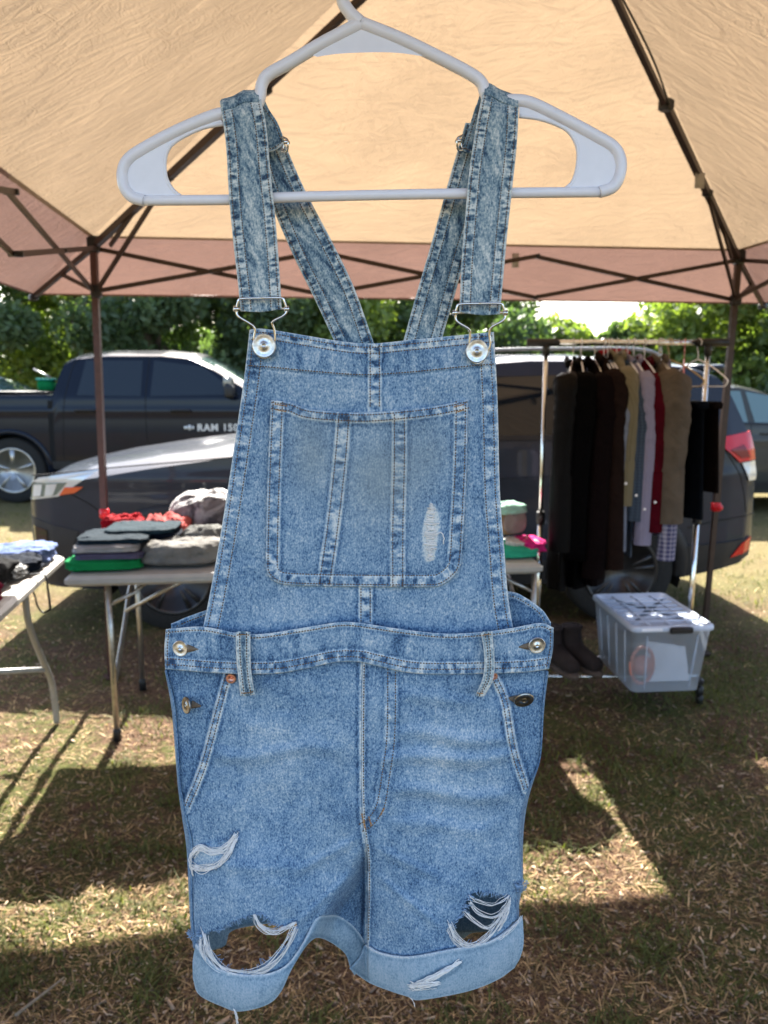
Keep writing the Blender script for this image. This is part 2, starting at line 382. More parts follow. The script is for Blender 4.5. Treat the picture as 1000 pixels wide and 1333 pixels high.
# ------------------------------------------------------------------ canopy
FL = np.array(at(119, 319, 3.80)); FR = np.array(at(964, 325, 4.17)); EZ = (FL[2]+FR[2])/2
def V3(*a): return np.array(a, float)
e = FR-FL; e[2] = 0; nrm = V3(e[1], -e[0], 0)
FL[2] = FR[2] = EZ
NL = FL+nrm; NR = FR+nrm; PK = (FL+FR+NL+NR)/4; PK[2] = at(674, -244, PK[1])[2]
OUT = .46
def outer(c):
    d = c-PK; d[2] = 0; d /= np.linalg.norm(d); q = c + d*OUT*1.25; q[2] = EZ-.215; return q
TFL, TFR, TNL, TNR = [outer(c) for c in (FL, FR, NL, NR)]
def canopy_mat(name, c, k, cr=1.0):
    s = NT(name); co = s.coord()
    w1 = s.noise(5, s.coord((1, 3.0, 1)), 5, .55, 1.6); w2 = s.noise(11, s.coord((1.8, 1, 1)), 4, .55, 2.2); msk = s.ramp(s.noise(1.6, co, 3), [(.42, (0, 0, 0, 1)), (.62, (1, 1, 1, 1))]); w3 = s.noise(900, co, 2)
    rid = s.math('SUBTRACT', 1, s.math('MULTIPLY', s.math('ABSOLUTE', s.math('SUBTRACT', w2, .5)), 3.2))
    h = s.math('ADD', s.math('MULTIPLY', w1, 1.2), s.math('MULTIPLY', s.math('MULTIPLY', rid, msk), .27)); h = s.math('ADD', h, s.math('MULTIPLY', w3, .02))
    nb = s.bump(h, .85*cr, .020)
    a = tuple(x*.93 for x in c)+(1,); b = tuple(min(1, x*1.05) for x in c)+(1,)
    col = s.ramp(s.noise(3, co, 5), [(.3, tuple(x*.90 for x in c)+(1,)), (.7, b)])
    d = s.bsdf(col, .5, 0, nb, spec=.35); t = s.n('ShaderNodeBsdfTranslucent'); s.l(col, t.inputs[0]); s.l(nb, t.inputs['Normal'])
    mx = s.n('ShaderNodeMixShader'); mx.inputs[0].default_value = k; s.l(d.outputs[0], mx.inputs[1]); s.l(t.outputs[0], mx.inputs[2])
    return s.out(mx)
CAN = thing('pop_up_canopy', 'beige and brown pop up canopy tent with dark bronze folding frame', 'canopy', (PK[0], PK[1], 0))
MB_ = canopy_mat('beige_tent_cloth', (.39, .28, .18), .215); MV_ = canopy_mat('brown_tent_cloth', (.25, .15, .122), .175)
def roof_side(A, B):
    nu, nv = 70, 50; U, Vv = np.meshgrid(np.linspace(0, 1, nu), np.linspace(0, 1, nv))
    P = (A[None, None]*(1-U[..., None])+B[None, None]*U[..., None])*(1-Vv[..., None]) + PK[None, None]*Vv[..., None]
    sag = np.sin(np.pi*U)*(1-Vv)*(.25+Vv)
    P[..., 2] -= .055*sag*smoothstep(0, .12, Vv) + (fbm(P[..., 0]*3+P[..., 2]*4, P[..., 1]*3, 21)-.5)*.035*np.sin(np.pi*U)**.5*(1-Vv)**.3*smoothstep(0, .1, Vv)
    P[..., 2] += .012
    return P.reshape(-1, 3), [tuple(f) for f in gridfaces(nu, nv)]
S4 = [(FL, FR, TFL, TFR), (FR, NR, TFR, TNR), (NR, NL, TNR, TNL), (NL, FL, TNL, TFL)]
mk('roof_cloth', join([roof_side(a, b) for a, b, _, _ in S4]), MB_, CAN)
def eave(A, B, C, D):
    nu, nv = 60, 12; U, Vv = np.meshgrid(np.linspace(0, 1, nu), np.linspace(0, 1, nv))
    Vv = Vv*1.04-.04
    P = (A*(1-U[..., None])+B*U[..., None])*(1-Vv[..., None]) + (C*(1-U[..., None])+D*U[..., None])*Vv[..., None]
    P[..., 2] += .012 - (fbm(P[..., 0]*4, P[..., 1]*4, 5)-.5)*.02*np.sin(np.pi*U)*Vv
    return P.reshape(-1, 3), [tuple(f) for f in gridfaces(nu, nv)]
mk('eave_cloth', join([eave(*q) for q in S4]), MV_, CAN)
sl = []
for a, b, c, d in S4: sl.append(tube([c+V3(0, 0, .01), (c+d)/2+V3(0, 0, .01), d+V3(0, 0, .01)], .005, 6))
mk('eave_binding', join(sl), MV_, CAN)
def canopy_leg(C, first):
    ins = PK-C; ins[2] = 0; ins /= np.linalg.norm(ins); c = C+ins*.02; cx_ = lambda z: c[0]-(EZ-z)*(.020 if C[1] > 2 else 0)
    low = mk('leg', join([bar((c[0], c[1], EZ), (cx_(.86), c[1], .86), .030, .030), bar((cx_(.90), c[1], .90), (cx_(.01), c[1], .01), .025, .025), box((cx_(0), c[1], .006), (.08, .08, .012), .11, .003)]),
             M['frame_red'] if first else M['frame'], CAN, sharp=30)
    zk = .865 if first else .84
    mk('release_knob', join([box((cx_(zk), c[1], zk), (.042, .042, .05), .11, .006), lathe([(.0, 0), (.013, 0), (.016, .008), (.016, .022), (.010, .030), (0, .031)], 14, 'y', (cx_(zk)+.006, c[1]-.018, zk))]), M['redplastic'], low)
    mk('slider', box((c[0], c[1], EZ-.235), (.048, .048, .06), .11, .006), M['blackplastic'], CAN, sharp=30)
    mk('corner_cap', box((c[0], c[1], EZ-.02), (.055, .055, .075), .11, .008), M['blackplastic'], CAN, sharp=30)
    return c
LEGS = [canopy_leg(FL, True), canopy_leg(FR, False), canopy_leg(NR, False), canopy_leg(NL, False)]
def scissor(A, B):
    A = A.copy(); B = B.copy(); zt, zb = EZ-.035, EZ-.235; t = (B-A); t[2] = 0; Ln = np.linalg.norm(t); t /= Ln
    s = V3(-t[1], t[0], 0)*.012
    for k in range(3):
        p = A+t*(Ln*k/3); q = A+t*(Ln*(k+1)/3)
        a0 = V3(p[0], p[1], zt); a1 = V3(q[0], q[1], zb); b0 = V3(p[0], p[1], zb); b1 = V3(q[0], q[1], zt)
        mk('truss_bar', bar(a0+s, a1+s, .012, .020), M['frame'], CAN, smooth=False)
        mk('truss_bar', bar(b0-s, b1-s, .012, .020), M['frame'], CAN, smooth=False)
        m = (a0+a1)/2
        jn = [tube([m-s*1.9, m, m+s*1.9], .008, 8)]
        if k: jn += [tube([a0-s*2, a0, a0+s*2], .011, 8), tube([b0-s*2, b0, b0+s*2], .011, 8)]
        for q_ in jn: mk('truss_joint', q_, M['blackplastic'], CAN)
for i in range(4): scissor(LEGS[i], LEGS[(i+1) % 4])
HUB = PK.copy(); HUB[2] -= .05
mk('peak_hub', lathe([(.0, -.03), (.06, -.03), (.07, 0), (.07, .03), (.03, .06), (0, .06)], 20, 'z', HUB), M['blackplastic'], CAN)
for i, c in enumerate(LEGS):
    top = V3(c[0], c[1], EZ-.03); d = HUB-top
    q = top+d*.5
    mk('ridge_pole', join([bar(top, top+d*.52, .026, .030), bar(top+d*.48+V3(0, 0, -.004), HUB, .020, .022)]), M['frame'], CAN, smooth=False)
    jj = [box(tuple(top+d*.52), (.05, .05, .045), .6, .008), box(tuple(top+d*.26), (.040, .040, .030), .6, .006), box(tuple(top+d*.80), (.038, .038, .03), .6, .006)]
    for q_ in jj: mk('pole_joint', q_, M['blackplastic'], CAN, sharp=30)
    sl_ = V3(c[0], c[1], EZ-.235)
    mk('strut', bar(sl_, top+d*.26, .012, .020), M['frame'], CAN, smooth=False)
    mk('strut', bar(top+d*.06-V3(0, 0, .06), top+d*.16, .012, .018), M['frame'], CAN, smooth=False)
    o = [TFL, TFR, TNR, TNL][i]
    mk('eave_pole', bar(top, o+V3(0, 0, -.005), .018, .024), M['frame'], CAN, smooth=False)
    mk('eave_pole_tip', box(tuple(o+V3(0, 0, -.008)), (.045, .045, .03), .6, .006), M['blackplastic'], CAN, sharp=30)
    mk('strut', bar(sl_, (top+o)/2-V3(0, 0, .01), .012, .018), M['frame'], CAN, smooth=False)
# pull cord on the right ridge and cloth tags
d = HUB-V3(LEGS[1][0], LEGS[1][1], EZ)
b0 = V3(LEGS[1][0], LEGS[1][1], EZ)
mk('pull_cord', tube(smooth_path([b0+d*.52+V3(.02, 0, -.03), b0+d*.66+V3(.05, 0, -.045), b0+d*.82+V3(.03, 0, -.03)], 20), .004, 6), M['blackplastic'], CAN)
tg = plain('grey_label_cloth', (.42, .40, .37), .8)
c0 = np.array(at(911, 235, 3.55))
mk('care_tag', box(tuple(c0), (.045, .003, .065), .15), tg, CAN)
c0 = np.array(at(671, 339, 4.08)); mk('tie_tab', box(tuple(c0), (.036, .003, .07), .15), tg, CAN)

# ------------------------------------------------------------------ tables
def tableA():
    a = at(82, 752, Z=.74); b = at(708, 735, Z=.74)
    a = V3(*a); b = V3(*b); t = b-a; L = np.linalg.norm(t); t /= L; n = V3(-t[1], t[0], 0); ang = math.atan2(t[1], t[0]); Wd = .70
    T = thing('folding_table', 'long white folding table with metal legs, holding folded clothes behind the overalls', 'table', (a[0], a[1], 0))
    c = (a+b)/2+n*Wd/2; c[2] = .74-.0205
    mk('tabletop', box(tuple(c), (L, Wd, .041), ang, .012), M['tabletop'], T, sharp=25)
    for end, s0 in ((0, 1), (1, -1)):
        for side in (0, 1):
            x = a + t*(L*end+s0*.155*(1.0 if end == 0 else .12)) + n*(.07 if side == 0 else Wd-.07)
            lg = mk('leg', tube([V3(x[0], x[1], .698), V3(x[0], x[1], .4), V3(x[0], x[1], .03)], .0125, 12), M['steel'], T)
            mk('foot_cap', lathe([(0, 0), (.017, 0), (.017, .05), (.013, .06), (0, .06)], 14, 'z', (x[0], x[1], .0)), M['blackplastic'], lg)
        x0 = a + t*(L*end+s0*.155*(1.0 if end == 0 else .12))+n*.07; x1 = x0+n*(Wd-.14)
        hb = tube(smooth_path([V3(x0[0], x0[1], .25), V3(*(x0*.6+x1*.4)[:2], .42), V3(*(x0*.3+x1*.7)[:2], .56), V3(*x1[:2], .62)], 24), .0105, 10)
        mk('leg_brace', hb, M['steel'], T)
        y0 = (x0+x1)/2; y1 = y0+t*s0*.42
        mk('folding_brace', join([tube([V3(x0[0], x0[1], .60), (x0+t*s0*.1)*[1, 1, 0]+[0, 0, .65], V3(*(x0+t*s0*.16+n*.1)[:2], .69)], .008, 8),
                                  tube([V3(*y0[:2], .49), V3(*((y0+y1)/2)[:2], .6), V3(*y1[:2], .695)], .009, 8)]), M['steel'], T)
    return a, t, n, ang
TA, Tt, Tn, Tang = tableA()
def tableB():
    a = V3(*at(85, 722, Z=.74)); b = V3(*at(0, 797, Z=.74)); t = b-a; t[2] = 0; t /= np.linalg.norm(t); n = V3(-t[1], t[0], 0)*-1
    if n[0] > 0: n = -n
    ang = math.atan2(t[1], t[0]); L, Wd = 1.82, .75
    T = thing('folding_table', 'grey white folding table with curved grey legs at the left edge', 'table', (a[0], a[1], 0))
    c = a+t*L/2+n*Wd/2; c[2] = .74-.0225
    mk('tabletop', box(tuple(c), (L, Wd, .045), ang, .014), M['tabletop'], T, sharp=25)
    for d0, sg in ((.47, -1), (1.5, 1)):
        for side in (.045, Wd-.045):
            p = a+t*d0+n*side
            P = [V3(*p[:2], .70), V3(*p[:2], .56)+t*sg*.02*1, V3(*(p+t*sg*.16)[:2], .36), V3(*(p+t*sg*.27)[:2], .22), V3(*(p+t*sg*.30)[:2], .10), V3(*(p+t*sg*.31)[:2], .01)]
            mk('leg', tube(smooth_path(P, 30), .0135, 10), M['tablegrey'], T)
        q0 = a+t*(d0+sg*.20)+n*.045; q1 = q0+n*(Wd-.09)
        mk('crossbar', tube([V3(*q0[:2], .30), V3(*((q0+q1)/2)[:2], .30), V3(*q1[:2], .30)], .012, 10), M['tablegrey'], T)
    return a, t, n
TB, Bt, Bn = tableB()
# ------------------------------------------------------------------ clothes on the tables
def folded(c, sx, sy, h, rz, seed, layers=2, e1=.35, e2=.35, wr=.12):
    nu, nv = 72, 36; U, Vv = np.meshgrid(np.arange(nu)*2*math.pi/nu, np.linspace(-math.pi/2, math.pi/2, nv))
    f = lambda w, e: np.sign(w)*np.abs(w)**e
    X = f(np.cos(Vv), e1)*f(np.cos(U), e2); Y = f(np.cos(Vv), e1)*f(np.sin(U), e2); Z = f(np.sin(Vv), e1)
    k = 1 + wr*(fbm(X*2.2+seed, Y*2.2+Z, seed)-.5)*2
    gr = .10*np.cos(np.clip(Z, -1, 1)*math.pi*layers)*(np.abs(Z) < .95)
    X = X*(k-gr*.5); Y = Y*(k-gr*.6)
    Z = Z*(1+.35*(fbm(X*1.6+seed*3, Y*1.6, seed+5)-.5)*2*(Z > 0)) + .10*(vnoise(X*5+seed, Y*5, seed)-.5)*(Z > 0)
    rg1 = 1-np.abs(fbm(X*2.4+seed*2+Y, Y*3.2+Z*1.5, seed+11, 3)-.5)*7; rg1 = np.clip(rg1, 0, 1)*wr*1.1; X = X*(1+rg1*.35); Y = Y*(1+rg1*.35); Z = Z*(1+rg1*.8*(Z > -.2))
    x, y, z = X*sx/2, Y*sy/2, (Z+1)*h/2
    ca, sa = math.cos(rz), math.sin(rz)
    P = np.stack([c[0]+x*ca-y*sa, c[1]+x*sa+y*ca, c[2]+z], -1).reshape(-1, 3)
    F = [tuple(q) for q in gridfaces(nu, nv, True)]
    return P, F
FC = {}
def fmat(n, c, **k):
    if n not in FC: FC[n] = fabric(n+'_cloth', c, **k)
    return FC[n]
def cloth(name, px, py_base, z, sx, sy, h, col, label, cat='clothes', seed=1, rz=0., layers=2, group=None, wr=.12, e=.35, depth=None, colv=None):
    if depth is None: p = at(px, py_base, Z=.741)
    else: p = at(px, py_base, depth); p = (p[0], p[1], z)
    c = (p[0], p[1]+sy/2*(1 if depth is None else 0), z)
    o = mk(name, folded(c, sx, sy, h, rz+Tang, seed, layers, e, e, wr), col); tag(o, label, cat, group); return o
Z0 = .741
G = 'folded clothes on the long table'
cloth('folded_shirt', 128, 745, Z0, .29, .26, .052, fmat('kelly_green', (.015, .30, .09)), 'bright green folded shirt at the bottom of the stack on the table corner', 'shirt', 1, group=G)
cloth('folded_shirt', 137, 744.5, Z0+.047, .27, .25, .030, fmat('violet_grey', (.13, .12, .20)), 'dark lavender folded shirt lying on the bright green one', 'shirt', 2, group=G)
cloth('folded_shirt', 132, 744, Z0+.073, .25, .25, .036, fmat('pale_grey', (.48, .45, .44)), 'pale grey folded shirt on top of the lavender one', 'shirt', 3, group=G)
cloth('folded_shirt', 140, 742, Z0+.104, .27, .26, .028, fmat('navy_teal', (.014, .028, .042)), 'dark teal folded shirt topping the stack above the pale grey one', 'shirt', 4, group=G)
cloth('folded_shirt', 185, 732, Z0, .27, .30, .125, fmat('black_navy', (.010, .015, .028)), 'black folded garment heap behind the pale grey folded shirt', 'shirt', 5, layers=4, group=G)
cloth('folded_shirt', 178, 733, Z0+.122, .28, .24, .025, fmat('slate', (.020, .042, .058)), 'slate blue shirt lying flat over the black heap', 'shirt', 11, group=G)
cloth('folded_shirt', 157, 718, Z0, .17, .12, .145, fmat('red', (.45, .01, .02)), 'red folded cloth at the back behind the slate blue shirt', 'shirt', 6, layers=4, group=G)
cloth('folded_sweater', 229, 742, Z0, .39, .30, .10, fmat('heather_grey', (.26, .25, .235), fold=.9), 'heather grey sweater folded on the front of the long table', 'sweater', 7, layers=1, wr=.13, e=.75, group=G)
cloth('folded_sweater', 268, 729, Z0, .24, .22, .135, fmat('mid_grey', (.20, .20, .19), fold=.9), 'grey knit sweater piled in front of the velvet pillow', 'sweater', 8, layers=2, wr=.13, e=.7, group=G)
cloth('folded_shirt', 209, 722, Z0, .20, .22, .15, fmat('salmon', (.62, .14, .13)), 'salmon pink and red cloth bunched beside the velvet pillow', 'shirt', 9, layers=2, wr=.25, e=.6, group=G)
def pillow():
    s = NT('crushed_velvet'); co = s.coord()
    col = s.ramp(s.noise(7, co, 5, .6, 1.2), [(.44, (.022, .012, .016, 1)), (.50, (.09, .068, .072, 1)), (.60, (.24, .21, .21, 1))])
    m = s.out(s.bsdf(col, .6, 0, s.bump(s.noise(30, co, 3, .5, 1), .5, .01), sheen=.6))
    p = at(266, 716, Z=Z0); c = (p[0]+.02, p[1]+.20, Z0+.003)
    o = mk('pillow', folded(c, .46, .28, .245, Tang, 12, 0, .8, .7, .07), m)
    tag(o, 'plump grey and plum crushed velvet pillow standing on the long table', 'pillow')
pillow()
cloth('folded_sweater', 380, 738, Z0, .38, .30, .07, fmat('heather_grey', (.26, .25, .235)), 'second heather grey sweater on the table, hidden behind the overalls bib', 'sweater', 17, layers=2, group=G)
# right end of the long table
cloth('folded_shirt', 672, 728, Z0, .17, .20, .050, fmat('mint_green', (.05, .50, .30)), 'mint green folded top at the right end of the long table', 'shirt', 21, group=G)
cloth('folded_shirt', 683, 726, Z0+.035, .15, .16, .036, fmat('cream_white', (.72, .66, .60)), 'white folded top lying over the mint green one', 'shirt', 22, layers=1, wr=.2, e=.6, group=G)
cloth('folded_shirt', 692, 727, Z0+.016, .12, .20, .058, fmat('hot_pink', (.75, .03, .22)), 'hot pink folded top at the right end of the table', 'shirt', 23, layers=1, wr=.2, e=.6, group=G, rz=.2)
def bra_cups():
    p = at(664, 720, Z=Z0); c = (p[0], p[1]+.07, Z0+.075)
    t = thing('padded_bra', 'beige padded cup with mint green folded lining on the right end of the table', 'bra', c)
    mk('cup', folded(c, .17, .12, .125, Tang+.2, 31, 0, .8, .8, .04), fmat('beige_nude', (.42, .24, .14)), t)
    mk('cup_panel', folded((c[0]+.022, c[1]-.052, c[2]+.012), .12, .035, .105, Tang+.2, 33, 0, .8, .8, .04), fmat('taupe_rose', (.32, .24, .22)), t)
    mk('lining', folded((c[0]-.005, c[1]-.01, c[2]+.098), .165, .13, .05, Tang+.2, 32, 1, .7, .7, .15), fmat('mint', (.42, .72, .58)), t)
bra_cups()
# left table heap
G2 = 'clothes heaped on the left table'
def onB(du, dn, sx, sy, h, z, col, label, cat, seed, layers=2, wr=.2, e=.55, name='folded_shirt', rz=0):
    p = TB+Bt*du+Bn*dn
    o = mk(name, folded((p[0], p[1], z), sx, sy, h, math.atan2(Bn[1], Bn[0])+math.pi+rz, seed, layers, e, e, wr), col); tag(o, label, cat, G2)
Z1 = .741
onB(.13, .16, .28, .22, .075, Z1, fmat('periwinkle', (.20, .27, .52)), 'periwinkle blue shirt at the far corner of the left table', 'shirt', 41)
onB(.30, .15, .24, .20, .06, Z1, fmat('black_navy', (.01, .015, .028)), 'navy garment in front of the periwinkle shirt on the left table', 'shirt', 42)
s = NT('black_white_print'); co = s.coord(); col = s.ramp(s.noise(55, co, 3, .6, 1.5), [(.52, (.012, .012, .014, 1)), (.56, (.5, .5, .5, 1))])
FC['bwprint'] = s.out(s.bsdf(col, .85, 0, s.bump(s.noise(20, co), .5, .02)))
onB(.40, .13, .17, .18, .055, Z1, FC['bwprint'], 'black and white printed top near the edge of the left table', 'shirt', 43)
onB(.62, .22, .30, .34, .10, Z1, fmat('soft_black', (.008, .008, .009)), 'black knit heap on the left table beside the dark red roll', 'sweater', 44, name='folded_sweater')
onB(.84, .09, .15, .15, .085, Z1, fmat('crimson', (.24, .012, .045)), 'dark red rolled garment on the edge of the left table', 'shirt', 45, e=.8)
onB(.22, .46, .24, .26, .10, Z1, fmat('oatmeal', (.40, .36, .26)), 'oatmeal coloured folded garment at the left frame edge', 'sweater', 46, name='folded_sweater')
def strap_hang():
    p = TB+Bt*.42-Bn*.008
    t = thing('dangling_strap', 'black strap with loop hanging from the left table edge', 'strap', (p[0], p[1], .74))
    a = V3(p[0], p[1], .742)
    P = [a+Bn*.05+V3(0, 0, .012), a+V3(.012, 0, .006), a+V3(.022, 0, -.06), a+V3(.030, -.01, -.13)]
    mk('wide_band', tube(smooth_path(P, 24), np.linspace(.006, .011, 25), 8, .4), M['blackplastic'], t)
    Q = [a+V3(.03, -.01, -.13), a+V3(.0, -.01, -.145), a+V3(-.02, -.01, -.12), a+V3(-.03, -.005, -.08), a+V3(-.045, 0, -.05)]
    mk('thin_band', tube(smooth_path(Q, 24), .004, 6), M['blackplastic'], t)
strap_hang()

# ------------------------------------------------------------------ garment rack
RY = 3.63
def rack():
    xl = at(711, 455, RY)[0]; xr = at(922, 452, RY)[0]; zt = at(800, 446, RY)[2]; zb = .12
    T = thing('garment_rack', 'rolling chrome garment rack with black joints, full of hanging clothes', 'clothes rack', ((xl+xr)/2, RY, 0))
    mk('top_rail', tube([(xl-.02, RY, zt), ((xl+xr)/2, RY, zt), (xr+.02, RY, zt)], .0125, 14), M['chrome'], T)
    for k, x in enumerate((xl, xr)):
        mk('upright', tube([(x, RY, zt-.03), (x, RY, 1.1), (x, RY, .84)], .0105, 12), M['chrome'], T)
        mk('upright', tube([(x, RY, .88), (x, RY, .5), (x, RY, .10)], .0135, 12), M['chrome'], T)
        s = -1 if k == 0 else 1
        mk('corner_joint', join([tube([(x-s*.055, RY, zt), (x, RY, zt), (x+s*.09, RY, zt)], .0185, 12), tube([(x, RY, zt), (x, RY, zt-.03), (x, RY, zt-.06)], .0165, 12)]), M['blackplastic'], T)
        c = mk('height_clamp', join([lathe([(0, 0), (.019, 0), (.021, .01), (.021, .05), (.017, .06), (0, .06)], 14, 'z', (x, RY, .84)), tube([(x, RY-.01, .872), (x, RY-.03, .872), (x, RY-.045, .872)], .010, 10)]), M['blackplastic'], T)
        ft = mk('foot_bar', box((x, RY, zb-.012), (.035, .36, .034), 0, .008), M['blackplastic'], T, sharp=30)
        for yy in (RY-.17, RY+.17):
            w = mk('caster', join([lathe([(0, -.011), (.022, -.011), (.025, -.006), (.025, .006), (.022, .011), (0, .011)], 16, 'x', (x, yy, .026)), box((x, yy+.004, .065), (.03, .035, .05), 0, .006)]), M['blackplastic'], T)
    for yy in (RY-.13, RY+.13):
        mk('bottom_rail', tube([(xl, yy, zb), ((xl+xr)/2, yy, zb), (xr, yy, zb)], .008, 10), M['chrome'], T)
    return xl, xr, zt
XL, XR, ZT = rack()
def hanger_geo(x, y, z, half=.20, slope=.09, r=.0035, tip=.035):
    """coat hanger in the YZ plane, hook over the rail at (x,y,z)"""
    hk = [V3(x, y-.016, z-.012), V3(x, y-.019, z+.005), V3(x, y, z+.0185), V3(x, y+.019, z+.004), V3(x, y+.010, z-.02), V3(x, y, z-.05), V3(x, y, z-.075)]
    b = z-.075
    sh = [V3(x, y, b), V3(x, y-half*.5, b-slope*.42), V3(x, y-half*.97, b-slope), V3(x, y-half, b-slope-.02), V3(x, y-half*.93, b-slope-tip)]
    s2 = [p*V3(1, 1, 1)+V3(0, 2*(y-p[1]), 0) for p in sh]
    lo = [sh[-1], V3(x, y, sh[-1][2]), s2[-1]]
    return (tube(smooth_path(hk, 40), r*.62, 7), join([tube(smooth_path(sh, 24), r, 7), tube(smooth_path(s2, 24), r, 7), tube(lo, r*.8, 7)]))
def rack_hanger(px, mat, label, rz=0., y=RY):
    x = at(px, 446, y)[0]
    T = thing('coat_hanger', label, 'hanger', (x, y, ZT), rz, 'hangers on the garment rack')
    hk, bd = hanger_geo(0, 0, 0)
    mk('hook', hk, mat, T, world=False); mk('shoulder_frame', bd, mat, T, world=False); return T
def hanging(px, ztop, zbot, mat, label, cat, name, seed, th=.028, hd=.215, sleeve=None, smat=None, yaw=0., sr=.042, collar=True):
    x = at(px, 446, RY)[0]; rg = np.random.default_rng(seed)
    T = thing(name, label, cat, (x, RY, ZT), yaw, 'clothes hanging on the rack')
    nu, nv = 64, 70; U, Vv = np.meshgrid(np.arange(nu)*2*math.pi/nu, np.linspace(0, 1, nv))
    L = ztop-zbot
    h = np.interp(Vv, [0, .02, .06, .16, .2, 1], [.045, .06, .11, hd, hd+.005, hd*.98]); t_ = np.interp(Vv, [0, .05, .2, 1], [.03, .025, th, th*1.25])
    zz = ztop-ZT - L*Vv - (np.abs(np.sin(U))*h/hd*.0)
    fold = 1+.60*smoothstep(.05, .5, Vv)*np.sin(U*7+seed+3*fbm(U, Vv*2, seed))*.6
    X = np.cos(U)*t_*fold; Y = np.sin(U)*h*(1+.03*np.sin(U*9+seed)*Vv)
    zz = zz + .015*(fbm(U*2, 0*U, seed)-.5)*smoothstep(.8, 1, Vv)
    P = np.stack([X, Y, zz], -1).reshape(-1, 3)
    mk('body', (P, [tuple(q) for q in gridfaces(nu, nv, True)]), mat, T, world=False)
    if sleeve:
        for sg in (-1, 1):
            zs = ztop-ZT-.10; Ls = sleeve
            path = [V3(0, sg*(hd-.05), zs+.035), V3(0, sg*(hd+.0), zs-.03), V3(.002, sg*(hd+.028), zs-.14), V3(.006*rg.normal(), sg*(hd+.032), zs-.3), V3(.010*rg.normal(), sg*(hd+.03), zs-Ls)]
            Pp = smooth_path(path, 44); m = len(Pp); rr = np.interp(np.linspace(0, 1, m), [0, .12, .5, .93, 1], [sr*.8, sr*1.25, sr*1.05, sr*.85, sr*.9])
            v, f = tube(Pp, rr, 20, .8, True)
            vv = v.reshape(m, 20, 3); cc = Pp[:, None]; a = np.arange(20)[None]*2*math.pi/20; s_ = np.linspace(0, 1, m)[:, None]
            k = 1+.15*(fbm(a*1.2+seed, s_*12, seed+7)-.5)*2+.08*np.sin(a*5+seed)+.025*np.sin(s_*60+a*2+seed)*smoothstep(.2, .4, s_)*(1-smoothstep(.55, .75, s_))
            vv = cc+(vv-cc)*k[..., None]
            sv = mk('sleeve', (vv.reshape(-1, 3), f), smat or mat, T, world=False)
            if cat in ('shirt', 'jacket', 'sweater'):
                mk('cuff', tube([Pp[-9], Pp[-5], Pp[-1]+V3(0, 0, -.004)], [sr*.97, sr*1.0, sr*1.02], 20, .8, False), smat or mat, sv, world=False)
                if cat == 'shirt': mk('button', lathe([(0, 0), (.006, 0), (.006, .002), (0, .002)], 10, 'y', tuple(Pp[-5]+V3(-.012, -sr*.98 if sg < 0 else sr, 0))), M['hanger'], sv, world=False)
    if collar:
        cv = [V3(.018, -.052, ztop-ZT-.01), V3(.03, 0, ztop-ZT+.012), V3(.018, .05, ztop-ZT-.0), V3(-.018, .05, ztop-ZT-.0), V3(-.03, 0, ztop-ZT+.012), V3(-.018, -.052, ztop-ZT-.01)]
        mk('collar', tube(smooth_path(cv, 30), .012, 8, 1.6), mat, T, world=False)
    return T
def check(name, a, b, sc=60, w=.5):
    s = NT(name); co = s.coord((1, 1, 1)); sp = s.n('ShaderNodeSeparateXYZ'); s.l(co, sp.inputs[0])
    def stripe(v): return s.math('GREATER_THAN', s.math('FRACT', s.math('MULTIPLY', v, sc)), 1-w)
    f = s.math('MULTIPLY', s.math('ADD', s.math('ADD', stripe(s.math('ADD', sp.outputs[1], s.math('MULTIPLY', sp.outputs[0], .9))), stripe(sp.outputs[2])), 0), .5)
    col = s.ramp(f, [(0, a), (1, b)])
    return s.out(s.bsdf(col, .85, 0, s.bump(s.noise(18, co, 3, .5, .8), .5, .02), sheen=.1))
LEATH = plain('black_leather', (.002, .0016, .002), .40, var=.3, vscale=30, bump=.6, bd=.006, spec=.10)
zc = ZT-.07
